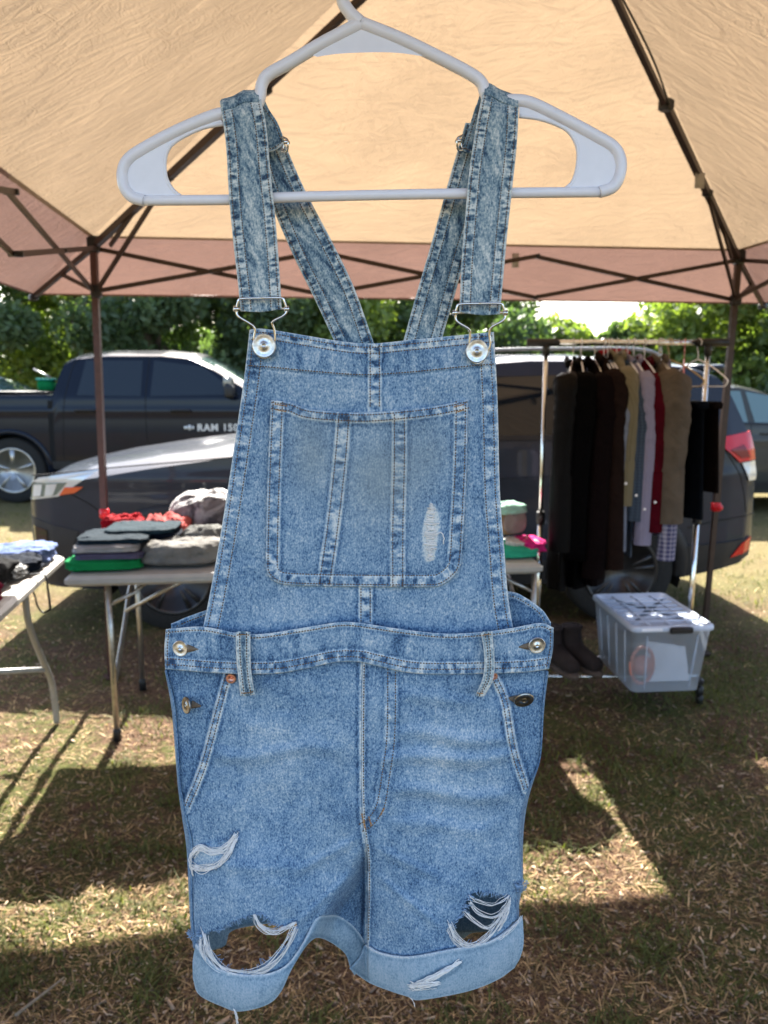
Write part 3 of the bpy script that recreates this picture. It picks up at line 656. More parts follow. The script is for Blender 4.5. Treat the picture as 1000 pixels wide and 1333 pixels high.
GR = [
 (747, zc-.02, .56, LEATH, 'black leather jacket at the left end of the garment rack', 'jacket', 'leather_jacket', .74, .055, .055, -.32),
 (757, zc-.02, .57, fmat('charcoal_wool', (.002, .0018, .0024)), 'long black coat hanging beside the leather jacket', 'coat', 'hanging_coat', .78, .05, .055, -.15),
 (775, zc-.02, .58, fmat('espresso', (.0075, .004, .0045)), 'dark brown jacket right of the black coats on the rack', 'jacket', 'hanging_jacket', .86, .05, .052, -.05),
 (787, zc-.00, .66, fmat('cocoa', (.022, .012, .010)), 'cocoa brown jacket with tan edging beside the dark brown one', 'jacket', 'hanging_jacket', .84, .035, .042, 0),
 (792, zc-.03, .70, fmat('cream_knit', (.46, .38, .28)), 'cream knit cardigan edge showing between the brown jackets and the grey blue shirt', 'cardigan', 'hanging_cardigan', .80, .02, .030, 0),
 (796, zc-.02, .78, fmat('ice_blue', (.26, .29, .38)), 'pale grey blue shirt between the cocoa jacket and the khaki shirt', 'shirt', 'hanging_shirt', .74, .02, .040, 0),
 (804, zc+.01, .90, check('khaki_check', (.15, .125, .075, 1), (.11, .09, .05, 1), 90, .4), 'khaki checked shirt near the middle of the rack', 'shirt', 'hanging_shirt', .56, .022, .040, 0),
 (818, zc-.02, .72, check('navy_check', (.015, .027, .05, 1), (.05, .075, .12, 1), 70, .3), 'navy striped shirt between the khaki and the lavender shirts', 'shirt', 'hanging_shirt', .60, .02, .036, 0),
 (826, zc-.01, .80, check('lavender_check', (.22, .20, .29, 1), (.16, .15, .23, 1), 120, .4), 'lavender shirt with buttoned cuff left of the burgundy shirt', 'shirt', 'hanging_shirt', .72, .022, .038, 0),
 (840, zc-.02, .84, fmat('burgundy', (.095, .004, .012)), 'burgundy red shirt near the middle of the rack', 'shirt', 'hanging_shirt', .65, .028, .042, 0),
 (862, zc-.03, .80, check('blue_plaid', (.045, .045, .12, 1), (.35, .33, .40, 1), 50, .28), 'blue and white plaid shirt whose cuff shows below the taupe sweater', 'shirt', 'hanging_shirt', .77, .018, .040, 0),
 (859, zc-.01, .92, fmat('taupe', (.17, .135, .105)), 'taupe long sleeved sweater right of the burgundy shirt', 'sweater', 'hanging_sweater', .62, .034, .060, 0),
]
for i, (px, zt, zb, m, lab, cat, nm, sl_, th, sr, yaw) in enumerate(GR):
    hanging(px, zt, zb, m, lab, cat, nm, 60+i, th=th, sleeve=sl_, sr=sr, yaw=yaw, hd=.20 if i > 4 else .21)
    rack_hanger(px, M['chrome'] if i not in (1, 3, 4, 5, 7, 8, 9) else M['hanger'], 'hanger inside the ' + ' '.join(lab.split()[:3]), yaw)
def bottoms(px, ztop, zbot, mat, label, name, seed, hd, th=.02):
    x = at(px, 446, RY)[0]
    T = thing(name, label, 'skirt' if 'skirt' in name else 'trousers', (x, RY, ZT), .12, 'clothes hanging on the rack')
    nu, nv = 64, 50; U, Vv = np.meshgrid(np.arange(nu)*2*math.pi/nu, np.linspace(0, 1, nv))
    Y = np.sin(U)*hd*(1+.22*Vv); X = np.cos(U)*th*(1+.6*Vv)*(1+.35*np.sin(6*U+seed)*Vv); Z = ztop-ZT-(ztop-zbot)*Vv
    mk('body', (np.stack([X, Y, Z], -1).reshape(-1, 3), [tuple(q) for q in gridfaces(nu, nv, True)]), mat, T, world=False)
    mk('waistband', box((0, 0, ztop-ZT-.012), (th*2.1, hd*2.03, .034), 0, .006), mat, T, world=False)
bottoms(893, 1.42, .90, fmat('ink_navy', (.004, .006, .010)), 'ink navy skirt clipped to a hanger right of the taupe sweater', 'hanging_skirt', 3, .19, .028)
bottoms(912, 1.42, 1.02, fmat('brown_black', (.008, .005, .0045)), 'brown black short trousers on the last hanger of the rack', 'hanging_trousers', 4, .19, .022)
rack_hanger(872, plain('tan_plastic', (.50, .36, .16), .35), 'empty looking tan plastic hanger left of the pink one', .5)
rack_hanger(892, plain('pink_plastic', (.62, .20, .20), .35), 'pink plastic hanger holding the ink navy skirt', -.35)
rack_hanger(910, M['hanger'], 'white plastic hanger holding the brown black trousers, nearest the right joint', .3)
cloth_c = at(808, 455, RY+.12)
mk_ = mk('red_cloth', folded((cloth_c[0], cloth_c[1]+.1, ZT-.075), .16, .05, .05, 0, 71, 1, .6, .6, .2), fmat('red', (.45, .01, .02)))
tag(mk_, 'small red cloth caught on hangers behind the rack rail', 'cloth')

# ------------------------------------------------------------------ storage bin, boots
def bin_():
    P = [V3(*at(824, 819, Z=.45)), V3(*at(931, 816, Z=.45)), V3(*at(864, 773, Z=.45)), V3(*at(771, 775, Z=.45))]
    c = sum(P)/4; T = thing('storage_bin', 'clear plastic storage bin with bluish lid and black latch on the rack base', 'storage bin', (c[0], c[1], .13))
    s = NT('clear_bin_plastic'); g = s.bsdf((.72, .78, .88, 1), .28, spec=.5); tr = s.n('ShaderNodeBsdfTransparent'); tr.inputs[0].default_value = (.90, .93, .97, 1)
    mx = s.n('ShaderNodeMixShader'); mx.inputs[0].default_value = .38; s.l(tr.outputs[0], mx.inputs[1]); s.l(g.outputs[0], mx.inputs[2]); mw = s.out(mx)
    s = NT('blue_lid_plastic'); g = s.bsdf((.62, .68, .82, 1), .25, spec=.5, normal=s.bump(s.noise(12), .2, .01)); tr = s.n('ShaderNodeBsdfTransparent'); tr.inputs[0].default_value = (.85, .9, .97, 1)
    mx = s.n('ShaderNodeMixShader'); mx.inputs[0].default_value = .8; s.l(tr.outputs[0], mx.inputs[1]); s.l(g.outputs[0], mx.inputs[2]); ml = s.out(mx)
    def ringpts(k, z, rn=.08, m=6):
        pts = []; Q = [c+(p-c)*k for p in P]
        for i in range(4):
            a, b, d = Q[i-1], Q[i], Q[(i+1) % 4]; u = (a-b); w = (d-b); lu, lw = np.linalg.norm(u[:2]), np.linalg.norm(w[:2]); r = .035
            p0 = b+u/lu*r; p1 = b+w/lw*r
            for t in np.linspace(0, 1, m): q = (1-t)**2*p0+2*t*(1-t)*b+t*t*p1; pts.append((q[0], q[1], z))
        return pts
    def shell(spec):
        V = []; n = 24
        for k, z in spec: V += ringpts(k, z)
        F = [tuple(q) for q in gridfaces(n, len(spec), True)]; return V, F, n
    V, F, n = shell([(.80, .137), (.84, .14), (.97, .428), (.985, .428), (.985, .44)]); F.append(tuple(range(n-1, -1, -1)))
    mk('tub', (V, F), mw, T)
    rb = []
    for e0, e1 in ((0, 1), (3, 0)):
        for t in np.linspace(.18, .82, 2 if e0 == 0 else 4):
            q = P[e0]*(1-t)+P[e1]*t
            b = c+(q-c)*.865; u = c+(q-c)*.968; rb.append(tube([V3(b[0], b[1], .16), V3(*((b+u)/2)[:2], .285), V3(u[0], u[1], .41)], .004, 6))
    mk('rib', join(rb), mw, T)
    V, F, n = shell([(1.0, .432), (1.02, .436), (1.02, .452), (.99, .458), (.94, .458), (.92, .450), (.0001, .4505)])
    mk('lid', (V, F), ml, T)
    rb = []
    for t in np.linspace(.12, .88, 7):
        a = P[0]*(1-t)+P[3]*t; b = P[1]*(1-t)+P[2]*t; a = c+(a-c)*.86; b = c+(b-c)*.86
        rb.append(tube([V3(*a[:2], .452), V3(*((a+b)/2)[:2], .452), V3(*b[:2], .452)], .005, 6))
    for t in (.2, .5, .8):
        a = P[0]*(1-t)+P[1]*t; b = P[3]*(1-t)+P[2]*t; a = c+(a-c)*.86; b = c+(b-c)*.86
        rb.append(tube([V3(*a[:2], .452), V3(*((a+b)/2)[:2], .452), V3(*b[:2], .452)], .005, 6))
    mk('lid_rib', join(rb), ml, T)
    m = P[0]*.42+P[1]*.58; ang = math.atan2((P[1]-P[0])[1], (P[1]-P[0])[0])
    mk('latch', box((m[0], m[1]-.012, .442), (.105, .020, .030), ang, .006), M['blackplastic'], T, sharp=30)
    mk('label_strip', box((m[0]-.13, m[1]-.012, .445), (.10, .012, .018), ang, .004), M['hanger'], T, sharp=30)
    pw = plain('white_paper', (.78, .77, .80), .7, var=.04)
    q = P[0]*.38+P[1]*.62; dr = (P[3]-P[0]); dr /= np.linalg.norm(dr); er = (P[1]-P[0]); er /= np.linalg.norm(er)
    def item(name, mat, lab, cat, cc, s, rz, **k):
        o = mk(name, folded(cc, *s, rz, **k), mat); tag(o, lab, cat)
    A = q+dr*.10; A[2] = 0
    w = [V3(A[0], A[1], .165)-er*.10, V3(A[0], A[1], .165)+er*.09, V3(A[0], A[1], .32)+er*.07+dr*.02, V3(A[0], A[1], .35)-er*.11+dr*.02]
    w2 = [p+dr*.003 for p in w]
    o = mk('paper_sheet', (w+w2, [(0, 1, 2, 3), (7, 6, 5, 4), (0, 4, 5, 1), (1, 5, 6, 2), (2, 6, 7, 3), (3, 7, 4, 0)]), pw, smooth=False); tag(o, 'white sheet of paper leaning inside the clear bin', 'paper')
    B = q-er*.155+dr*.06; pr = plain('coral_frame', (.62, .25, .20), .4)
    ring = [V3(*(B+er*.052*math.cos(a)*(1+.0))[:2], .26)+V3(0, 0, .085*math.sin(a)) for a in np.linspace(0, 2*math.pi, 33)[:-1]]
    o = mk('round_frame', join([tube(ring, .008, 8, closed=True), lathe([(0, 0), (.047, .0), (.047, .006), (0, .006)], 24, 'y', tuple(V3(B[0], B[1]+.004, .26)))]), pr); tag(o, 'coral rimmed oval frame standing inside the clear bin', 'frame')
    C = c+dr*.1; item('stored_cloth', fmat('pale_grey', (.48, .45, .44)), 'pale cloth bundle at the back inside the clear bin', 'cloth', (C[0], C[1], .15), (.26, .26, .15), ang, seed=81)
bin_()
def boot(px, py, rz, lab, s=1.0):
    p = at(px, py, Z=.135); T = thing('boot', lab, 'boot', (p[0], p[1], .13), rz, 'brown boots on the rack base')
    m = plain('brown_suede', (.022, .012, .010), .85, var=.25, vscale=30, bump=.5, bd=.004); sole = plain('boot_sole', (.09, .06, .045), .8)
    nu, nv = 28, 26; U, Vv = np.meshgrid(np.arange(nu)*2*math.pi/nu, np.linspace(0, 1, nv))
    # foot: swept from toe to heel then up the shaft
    path = smooth_path([V3(0, -.150, .045), V3(0, -.120, .050), V3(0, -.05, .062), V3(0, .03, .085), V3(0, .055, .14), V3(0, .055, .19)], 26)[:26]
    r = np.interp(np.linspace(0, 1, len(path)), [0, .06, .25, .6, .75, 1], [.018, .036, .043, .052, .052, .05])
    v, f = tube(path, r, 20, .9)
    v = np.array(v); v[:, 2] = np.maximum(v[:, 2], .022)
    mk('upper', (v, f), m, T, world=False)
    sp = [(.043*math.cos(a)*(1-.15*math.sin(a)), -.045+.125*math.sin(a)) for a in np.linspace(0, 2*math.pi, 25)[:-1]]
    V = [(x, y, z) for z in (0, .022) for x, y in sp]; n = 24
    F = [(i, (i+1) % n, n+(i+1) % n, n+i) for i in range(n)]+[tuple(range(n-1, -1, -1)), tuple(range(n, 2*n))]
    mk('sole', (V, F), sole, T, world=False)
    mk('cuff', tube([V3(.048*math.cos(a), .055+.048*math.sin(a), .19) for a in np.linspace(0, 2*math.pi, 25)[:-1]], .007, 8, closed=True), m, T, world=False)
boot(725, 868, .35, 'brown suede boot nearer the overalls on the rack base'); boot(752, 866, .45, 'brown suede boot nearer the clear bin on the rack base')
# ------------------------------------------------------------------ vehicles
def paint(name, c, rough=.22, metal=.3, coat=.40):
    s = NT(name); f = s.noise(6); fl = s.noise(900, None, 2)
    a = tuple(x*.92 for x in c[:3])+(1,); b = tuple(x*1.08 for x in c[:3])+(1,)
    return s.out(s.bsdf(s.ramp(f, [(.3, a), (.7, b)]), .24, 0, s.bump(s.noise(2.2), .05, .02), coat=coat, spec=.10))
PG = paint('dark_grey_car_paint', (.030, .036, .050), coat=.30); PB = paint('black_truck_paint', (.004, .007, .016), .2, .1)
PW = paint('silver_white_car_paint', (.55, .57, .58)); PO = paint('olive_grey_car_paint', (.055, .056, .052))
M['glass'] = NT('tinted_car_glass'); M['glass'] = M['glass'].out(M['glass'].bsdf((.006, .010, .014, 1), .03, spec=.6, coat=.2))
M['glasslight'] = NT('pale_windshield_glass'); M['glasslight'] = M['glasslight'].out(M['glasslight'].bsdf((.10, .16, .15, 1), .03, spec=1, coat=1))
M['tyre'] = plain('tyre_rubber', (.014, .014, .014), .85, var=.3, vscale=60)
M['clad'] = plain('black_cladding', (.022, .022, .024), .6)
M['rimdark'] = plain('dark_grey_rim', (.05, .05, .053), .3, .6); M['rimsilver'] = plain('silver_rim', (.45, .44, .42), .3, .8)
M['taillens'] = NT('red_tail_lens'); M['taillens'] = M['taillens'].out(M['taillens'].bsdf((.60, .004, .012, 1), .2, coat=.3))
M['amber'] = NT('amber_lens'); M['amber'] = M['amber'].out(M['amber'].bsdf((.65, .10, .03, 1), .15, coat=1))
M['lampclear'] = NT('clear_lamp_lens'); M['lampclear'] = M['lampclear'].out(M['lampclear'].bsdf((.62, .68, .74, 1), .08, metal=.3, coat=1))
M['lampwhite'] = NT('white_lamp_lens'); M['lampwhite'] = M['lampwhite'].out(M['lampwhite'].bsdf((.68, .68, .66, 1), .15, coat=1))
M['darkhole'] = plain('dark_wheel_well', (.006, .006, .006), .9)
class Car:
    def __init__(s, name, label, cat, loc, rz, zt, W, zb, belt, tum, hubs, drop, mat, wr=.40, ww=.345, nx=200):
        s.T = thing(name, label, cat, loc, rz, 'parked vehicles'); s.zt, s.Wp, s.zbp, s.belt, s.tum, s.hubs, s.dp = zt, W, zb, belt, tum, hubs, drop
        xs = np.linspace(zt[0][0], zt[-1][0], nx); s.xs = xs; ns, nt_ = 44, 14; rings = []
        for x in xs:
            b, z = s.side_z(x); zz = np.linspace(b, z, ns); yy = np.array([s.hw(x, q) for q in zz]); w0 = yy[-1]
            t = np.linspace(0, 1, nt_+1)[1:]; ty = w0*(1-t); tz = np.array([s.top(x, y) for y in ty])
            half = [(x, -y, q) for y, q in zip(yy, zz)]+[(x, -y, q) for y, q in zip(ty, tz)]
            other = [(x, -p[1], p[2]) for p in half[-2::-1]]; rings.append(half+other)
        n = len(rings[0]); V = np.array(rings).reshape(-1, 3); F = gridfaces(n, len(xs))
        c = V[F].mean(1); keep = np.ones(len(F), bool)
        for hx in hubs: keep &= ~(((c[:, 0]-hx)**2+(c[:, 2]-ww)**2 < wr**2) & (np.abs(c[:, 1]) > .3))
        F = [tuple(q) for q in F[keep]]+[tuple(range(n)), tuple((len(xs)-1)*n+k for k in range(n-1, -1, -1))]
        s.body = mk('body', (V, F), mat, s.T, world=False, sharp=40)
        s.wr, s.ww = wr, ww
        mk('underbody', box(((xs[0]+xs[-1])/2, 0, .36), (xs[-1]-xs[0]-.4, 1.1, .20), 0, .03), M['darkhole'], s.T, world=False)
    def I(s, tb, x): return float(np.interp(x, [a for a, _ in tb], [b for _, b in tb]))
    def side_z(s, x):
        z = s.I(s.zt, x); return min(s.I(s.zbp, x), z-.12), z-s.I(s.dp, x)
    def hw(s, x, z):
        w = s.I(s.Wp, x); b = s.belt
        if z < .62: w *= 1-.10*((.62-z)/.4)**2
        elif z <= b: w *= 1-.025*((z-.62)/(b-.62))**2 + .012*math.exp(-((z-b+.16)/.04)**2)
        else: w = w*.975-s.tum*(z-b)
        return w
    def top(s, x, y):
        b, z = s.side_z(x); w = s.hw(x, z); t = s.I(s.zt, x); return z+(t-z)*(1-min(1, abs(y)/w)**3.6)
    def quad(s, name, pts, mat, off=.004, side=-1, n=(16, 10), parent=None, label=None, thick=.006):
        """four (x,z) corners laid on the body side as a thin solid panel"""
        a, b, c, d = [np.array(p, float) for p in pts]; nu, nv = n; V = []
        for L in (off, off-thick):
            for v in np.linspace(0, 1, nv):
                for u in np.linspace(0, 1, nu):
                    p = (a*(1-u)+b*u)*(1-v)+(d*(1-u)+c*u)*v; V.append((p[0], side*(s.hw(p[0], p[1])+L), p[1]))
        F = [tuple(q) for q in gridfaces(nu, nv)]; m = nu*nv; F += [tuple(q+m)[::-1] for q in gridfaces(nu, nv)]
        ed = [i for i in range(nu)]+[nu*(j+1)-1 for j in range(1, nv)]+[m-1-i for i in range(1, nu)]+[m-nu*(j+1) for j in range(1, nv-1)]
        for i in range(len(ed)): p, q = ed[i], ed[(i+1) % len(ed)]; F.append((p, p+m, q+m, q))
        o = mk(name, (V, F), mat, parent or s.T, world=False, sharp=35)
        if label: o['label'] = label
        return o
    def topquad(s, name, x0, x1, w0, w1, mat, off=.005):
        V = []; nu, nv = 20, 20
        for v in np.linspace(0, 1, nv):
            x = x0+(x1-x0)*v; w = w0+(w1-w0)*v
            for u in np.linspace(-1, 1, nu): V.append((x, u*w, s.top(x, u*w)+off))
        return mk(name, (V, [tuple(q) for q in gridfaces(nu, nv)]), mat, s.T, world=False)
    def line(s, pts, r=.004, side=-1, mat=None, name='door_seam', off=-.001):
        P = smooth_path([V3(x, 0, z) for x, z in pts], 40); P = [V3(p[0], side*(s.hw(p[0], p[2])+off), p[2]) for p in P]
        return mk(name, tube(P, r, 6), mat or M['darkhole'], s.T, world=False)
    def arch(s, hx, mat, w=.05, side=-1):
        V = []; n = 40; A = np.linspace(-.12, math.pi+.12, n)
        for rr, off in ((s.wr-.03, -.10), (s.wr-.03, .018), (s.wr+w*.6, .022), (s.wr+w, .0), (s.wr+w, -.02)):
            for a in A:
                x = hx+rr*math.cos(a); z = s.ww+rr*math.sin(a); x = min(max(x, s.xs[0]+.02), s.xs[-1]-.02)
                V.append((x, side*(s.hw(x, max(z, .3))+off), z))
        return mk('wheel_arch', (V, [tuple(q) for q in gridfaces(n, 5)]), mat, s.T, world=False)
    def liner(s, hx, side=-1):
        V = []; A = np.linspace(-.3, math.pi+.3, 30)
        for rr, y in ((s.wr+.005, .86), (s.wr+.005, .45), (.01, .45)):
            for a in A: V.append((hx+rr*math.cos(a), side*y, s.ww+rr*math.sin(a)))
        return mk('wheel_well', (V, [tuple(q) for q in gridfaces(30, 3)]), M['darkhole'], s.T, world=False)
    def wheel(s, hx, r, y, rim, side=-1, spokes=5, twin=True):
        cy = side*y
        k = 1 if side < 0 else -1
        t = mk('wheel', lathe([(r*.66, -.0), (r*.70, .004), (r*.93, .004), (r*.985, -.012), (r, -.04), (r, -.18), (r*.97, -.205), (r*.7, -.215), (r*.6, -.2)][:9], 48, 'y', (0, 0, 0)), M['tyre'], s.T, world=False)
        t.location = (hx, cy, r)
        if side > 0: t.rotation_euler = (0, 0, math.pi)
        parts = [lathe([(r*.70, .004), (r*.68, .012), (r*.62, .004), (r*.60, -.03), (r*.58, -.12), (.02, -.13)], 40, 'y'),
                 lathe([(.05, -.06), (.055, -.015), (.04, -.004), (0, -.003)], 20, 'y')]
        for i in range(spokes):
            a = 2*math.pi*i/spokes+.3
            for da in ((-.16, .16) if twin else (0,)):
                p = V3(.04*math.cos(a+da*.6), .02, .04*math.sin(a+da*.6)); q = V3(r*.62*math.cos(a+da), -.0, r*.62*math.sin(a+da))
                parts.append(tube([p, (p+q)/2+V3(0, -.004, 0), q], [.020 if twin else .032, .017 if twin else .030, .022 if twin else .040], 8, .7))
        mk('rim', join(parts), rim, t, world=False)
        return t
def mirror(car, x, z, side, mat, shell):
    y = side*(car.hw(x, z)); m = mk('wing_mirror', join([folded((x, y+side*.13, z-.02), .13, .20, .15, 0, 3, 0, .6, .6, .01), tube([V3(x, y, z-.03), V3(x, y+side*.05, z), V3(x, y+side*.08, z+.02)], .022, 8)]), shell, car.T, world=False)
# --- dark grey SUV (front to the left)
hub0 = (-1.285, 4.55); th = math.atan2(.15, 2.76); cx = hub0[0]-.87*math.sin(th)*1.0; cy = hub0[1]+.87*math.cos(th)
SUV = Car('parked_car', 'dark grey estate car parked side on behind the tables and the clothes rack', 'car', (hub0[0]-.0-math.sin(th)*.87, cy, 0), th,
  zt=[(-.95, .74), (-.93, .84), (-.88, .92), (-.75, .985), (-.5, 1.04), (-.1, 1.10), (.35, 1.155), (.80, 1.20), (1.1, 1.37), (1.45, 1.56), (1.75, 1.655), (2.2, 1.69), (2.8, 1.685), (3.2, 1.65), (3.42, 1.60), (3.50, 1.50), (3.58, 1.33), (3.66, 1.12), (3.69, .98), (3.71, .80), (3.72, .66)],
  W=[(-.95, .50), (-.92, .62), (-.85, .73), (-.72, .81), (-.5, .865), (-.1, .895), (1, .90), (2.9, .90), (3.2, .885), (3.45, .85), (3.6, .79), (3.68, .72), (3.72, .66)],
  zb=[(-.95, .34), (-.8, .26), (0, .25), (3.1, .27), (3.6, .36), (3.72, .42)], belt=1.10, tum=.36,
  hubs=(0, 2.77), drop=[(-.95, .10), (-.7, .10), (.5, .085), (1, .06), (1.6, .045), (3.2, .045), (3.5, .07), (3.72, .08)], mat=PG, wr=.395)
for hx in SUV.hubs:
    for sd_ in (-1, 1):
        SUV.liner(hx, sd_); SUV.arch(hx, M['clad'], .055, sd_); SUV.wheel(hx, .345, .875, M['rimdark'], sd_)
SUV.quad('sill_cladding', [(.40, .24), (2.37, .26), (2.37, .42), (.40, .42)], M['clad'], .012)
SUV.quad('bumper_cladding', [(3.17, .30), (3.68, .40), (3.69, .53), (3.17, .50)], M['clad'], .012)
SUV.quad('bumper_cladding', [(-.90, .30), (-.42, .27), (-.42, .42), (-.92, .46)], M['clad'], .012)
SUV.quad('reflector', [(3.50, .41), (3.66, .44), (3.67, .535), (3.58, .50)], M['taillens'], .020)
SUV.quad('window', [(.98, 1.19), (1.72, 1.16), (1.80, 1.54), (1.42, 1.48)], M['glass'])
SUV.quad('window', [(1.79, 1.16), (2.50, 1.17), (2.48, 1.56), (1.86, 1.545)], M['glass'])
SUV.quad('window', [(2.57, 1.175), (3.02, 1.24), (3.10, 1.50), (2.56, 1.555)], M['glass'])
SUV.quad('window_trim', [(.92, 1.155), (3.05, 1.175), (3.05, 1.205), (.96, 1.18)], M['blackplastic'], .008, n=(40, 3))
hl = SUV.quad('headlight', [(-.90, .80), (-.66, .84), (-.40, 1.005), (-.80, .945)], M['lampclear'], .006, label='clear headlight with chrome upper edge')
SUV.quad('lamp_housing', [(-.885, .815), (-.68, .845), (-.60, .925), (-.84, .912)], M['glasslight'], .010, parent=hl)
SUV.quad('projector', [(-.85, .825), (-.79, .835), (-.77, .905), (-.835, .90)], M['lampwhite'], .015, parent=hl)
SUV.quad('projector', [(-.76, .835), (-.70, .845), (-.665, .915), (-.74, .908)], M['lampclear'], .015, parent=hl)
SUV.quad('indicator', [(-.66, .845), (-.56, .862), (-.50, .90), (-.62, .895)], M['amber'], .012, parent=hl)
SUV.quad('running_light', [(-.86, .915), (-.62, .945), (-.40, .998), (-.80, .940)], M['lampwhite'], .012, parent=hl, n=(16, 4))
SUV.quad('fog_lamp_bezel', [(-.90, .50), (-.62, .47), (-.55, .63), (-.90, .70)], M['clad'], .006)
SUV.quad('fog_lamp', [(-.86, .55), (-.76, .54), (-.76, .63), (-.87, .65)], M['glass'], .012)
mk('grille', folded((-.93, 0, .55), .07, .80, .30, 0, 5, 4, .3, .3, .0), M['clad'], SUV.T, world=False)
tl = SUV.quad('taillight', [(3.33, 1.17), (3.52, 1.02), (3.665, 1.03), (3.62, 1.21)], M['taillens'], .014, label='red and white wraparound taillight', n=(16, 10), thick=.02)
SUV.quad('reverse_lamp', [(3.54, 1.015), (3.60, .90), (3.685, .90), (3.665, 1.025)], M['lampwhite'], .012, parent=tl)
SUV.quad('inner_lens', [(3.44, 1.10), (3.53, 1.045), (3.60, 1.05), (3.55, 1.13)], plain('deep_red_lens', (.20, .004, .008), .2), .020, parent=tl)
for q in ([(.42, .45), (.50, .80), (.62, 1.12)], [(1.76, .43), (1.77, .8), (1.76, 1.15)], [(2.42, .60), (2.53, .85), (2.53, 1.15)], [(-.60, .86), (-.45, .78), (-.36, .68)], [(3.28, 1.25), (3.34, 1.18), (3.50, .98), (3.56, .86), (3.60, .70)], [(3.18, .62), (3.4, .66), (3.7, .68)]):
    SUV.line(q)
SUV.line([(-.85, .955), (-.3, 1.015), (.3, 1.065), (.9, 1.125)], .004)
SUV.line([(.5, .90), (1.5, .93), (2.6, .96), (3.3, .99)], .006, mat=PG, name='body_crease', off=.001)
for x in (1.60, 2.40):
    mk('door_handle', tube(smooth_path([V3(x-.09, -SUV.hw(x, 1.0)-.002, 1.0), V3(x-.06, -SUV.hw(x, 1.0)-.035, 1.01), V3(x+.06, -SUV.hw(x, 1.0)-.035, 1.015), V3(x+.09, -SUV.hw(x, 1.0)-.002, 1.01)], 20), .011, 8), PG, SUV.T, world=False)
for sg in (-1, 1):
    mk('roof_rail', tube(smooth_path([V3(1.7, sg*.60, 1.62), V3(1.85, sg*.66, 1.70), V3(2.5, sg*.66, 1.72), V3(2.95, sg*.66, 1.71), V3(3.1, sg*.66, 1.62)], 30), .012, 8), M['tablegrey'], SUV.T, world=False)
SUV.topquad('windshield', .86, 1.62, .66, .56, M['glass'])
mirror(SUV, 1.03, 1.18, -1, PG, PG)
mk('rear_spoiler', folded((3.44, 0, 1.585), .26, 1.15, .05, 0, 4, 0, .4, .4, .0), PG, SUV.T, world=False)
# --- black pickup (front to the right)
pl = (-4.72, 9.70)
TR = Car('pickup_truck', 'black four door pickup truck with silver wheels parked in the sun at the left', 'pickup truck', (pl[0], pl[1]+.96, 0), R(.5),
  zt=[(-1.30, 1.20), (-1.27, 1.34), (-1.2, 1.385), (.50, 1.40), (.56, 1.42), (.60, 1.66), (.66, 1.84), (.80, 1.905), (1.2, 1.945), (1.9, 1.945), (2.25, 1.91), (2.55, 1.77), (2.95, 1.53), (3.22, 1.37), (3.6, 1.33), (4.2, 1.27), (4.45, 1.18), (4.52, 1.02), (4.54, .9)],
  W=[(-1.30, .93), (-1.2, .97), (0, .985), (.5, .975), (.56, .96), (1, .965), (3.0, .965), (3.6, .97), (4.1, .95), (4.35, .88), (4.5, .75), (4.54, .65)],
  zb=[(-1.30, .55), (-.6, .50), (.5, .46), (3, .46), (4.2, .45), (4.54, .5)], belt=1.33, tum=.40,
  hubs=(0, 3.57), drop=[(-1.3, .05), (.50, .03), (.60, .10), (.8, .09), (2.3, .09), (3.2, .07), (4.54, .12)], mat=PB, wr=.49, ww=.42)
for hx in TR.hubs:
    for sd_ in (-1, 1):
        TR.liner(hx, sd_); TR.arch(hx, PB, .04, sd_); TR.wheel(hx, .42, .945, M['rimsilver'], sd_, 5, False)
TR.quad('window', [(.86, 1.365), (1.66, 1.355), (1.66, 1.80), (.94, 1.80)], M['glass'])
TR.quad('window', [(1.78, 1.355), (2.90, 1.375), (2.42, 1.72), (1.80, 1.80)], M['glass'])
TR.quad('window_divider', [(1.08, 1.35), (1.10, 1.35), (1.10, 1.81), (1.08, 1.81)], M['blackplastic'], .008, n=(2, 8))
for q in ([(1.72, .50), (1.72, .9), (1.72, 1.36), (1.74, 1.84)], [(.66, .50), (.68, 1.0), (.72, 1.4), (.82, 1.80), (1.1, 1.85)], [(2.86, .52), (2.92, 1.0), (3.0, 1.3)]): TR.line(q, .005)
TR.quad('cab_gap', [(.50, .48), (.555, .48), (.56, 1.37), (.50, 1.37)], M['darkhole'], .002, n=(3, 12))
TR.quad('rocker_panel', [(.52, .44), (3.02, .44), (3.02, .54), (.52, .54)], M['clad'], .010, n=(30, 3))
mk('tonneau_cover', box((-.34, 0, 1.402), (1.55, 1.66, .02), 0, .005), M['clad'], TR.T, world=False)
for x in (.85, 2.05):
    y = TR.hw(x+.1, 1.18)
    mk('door_handle', tube(smooth_path([V3(x, -y, 1.17), V3(x+.03, -y-.04, 1.18), V3(x+.21, -y-.04, 1.18), V3(x+.24, -y, 1.17)], 16), .016, 8), M['blackplastic'], TR.T, world=False)
TR.topquad('windshield', 3.14, 2.36, .74, .64, M['glasslight'])
mirror(TR, 2.78, 1.47, -1, M['lampclear'], plain('pale_bronze_mirror_shell', (.30, .29, .25), .25, .4))
mk('mirror_housing', folded((2.80, -TR.hw(2.8, 1.42)-.17, 1.33), .12, .16, .17, 0, 8, 0, .5, .5, .01), M['blackplastic'], TR.T, world=False)
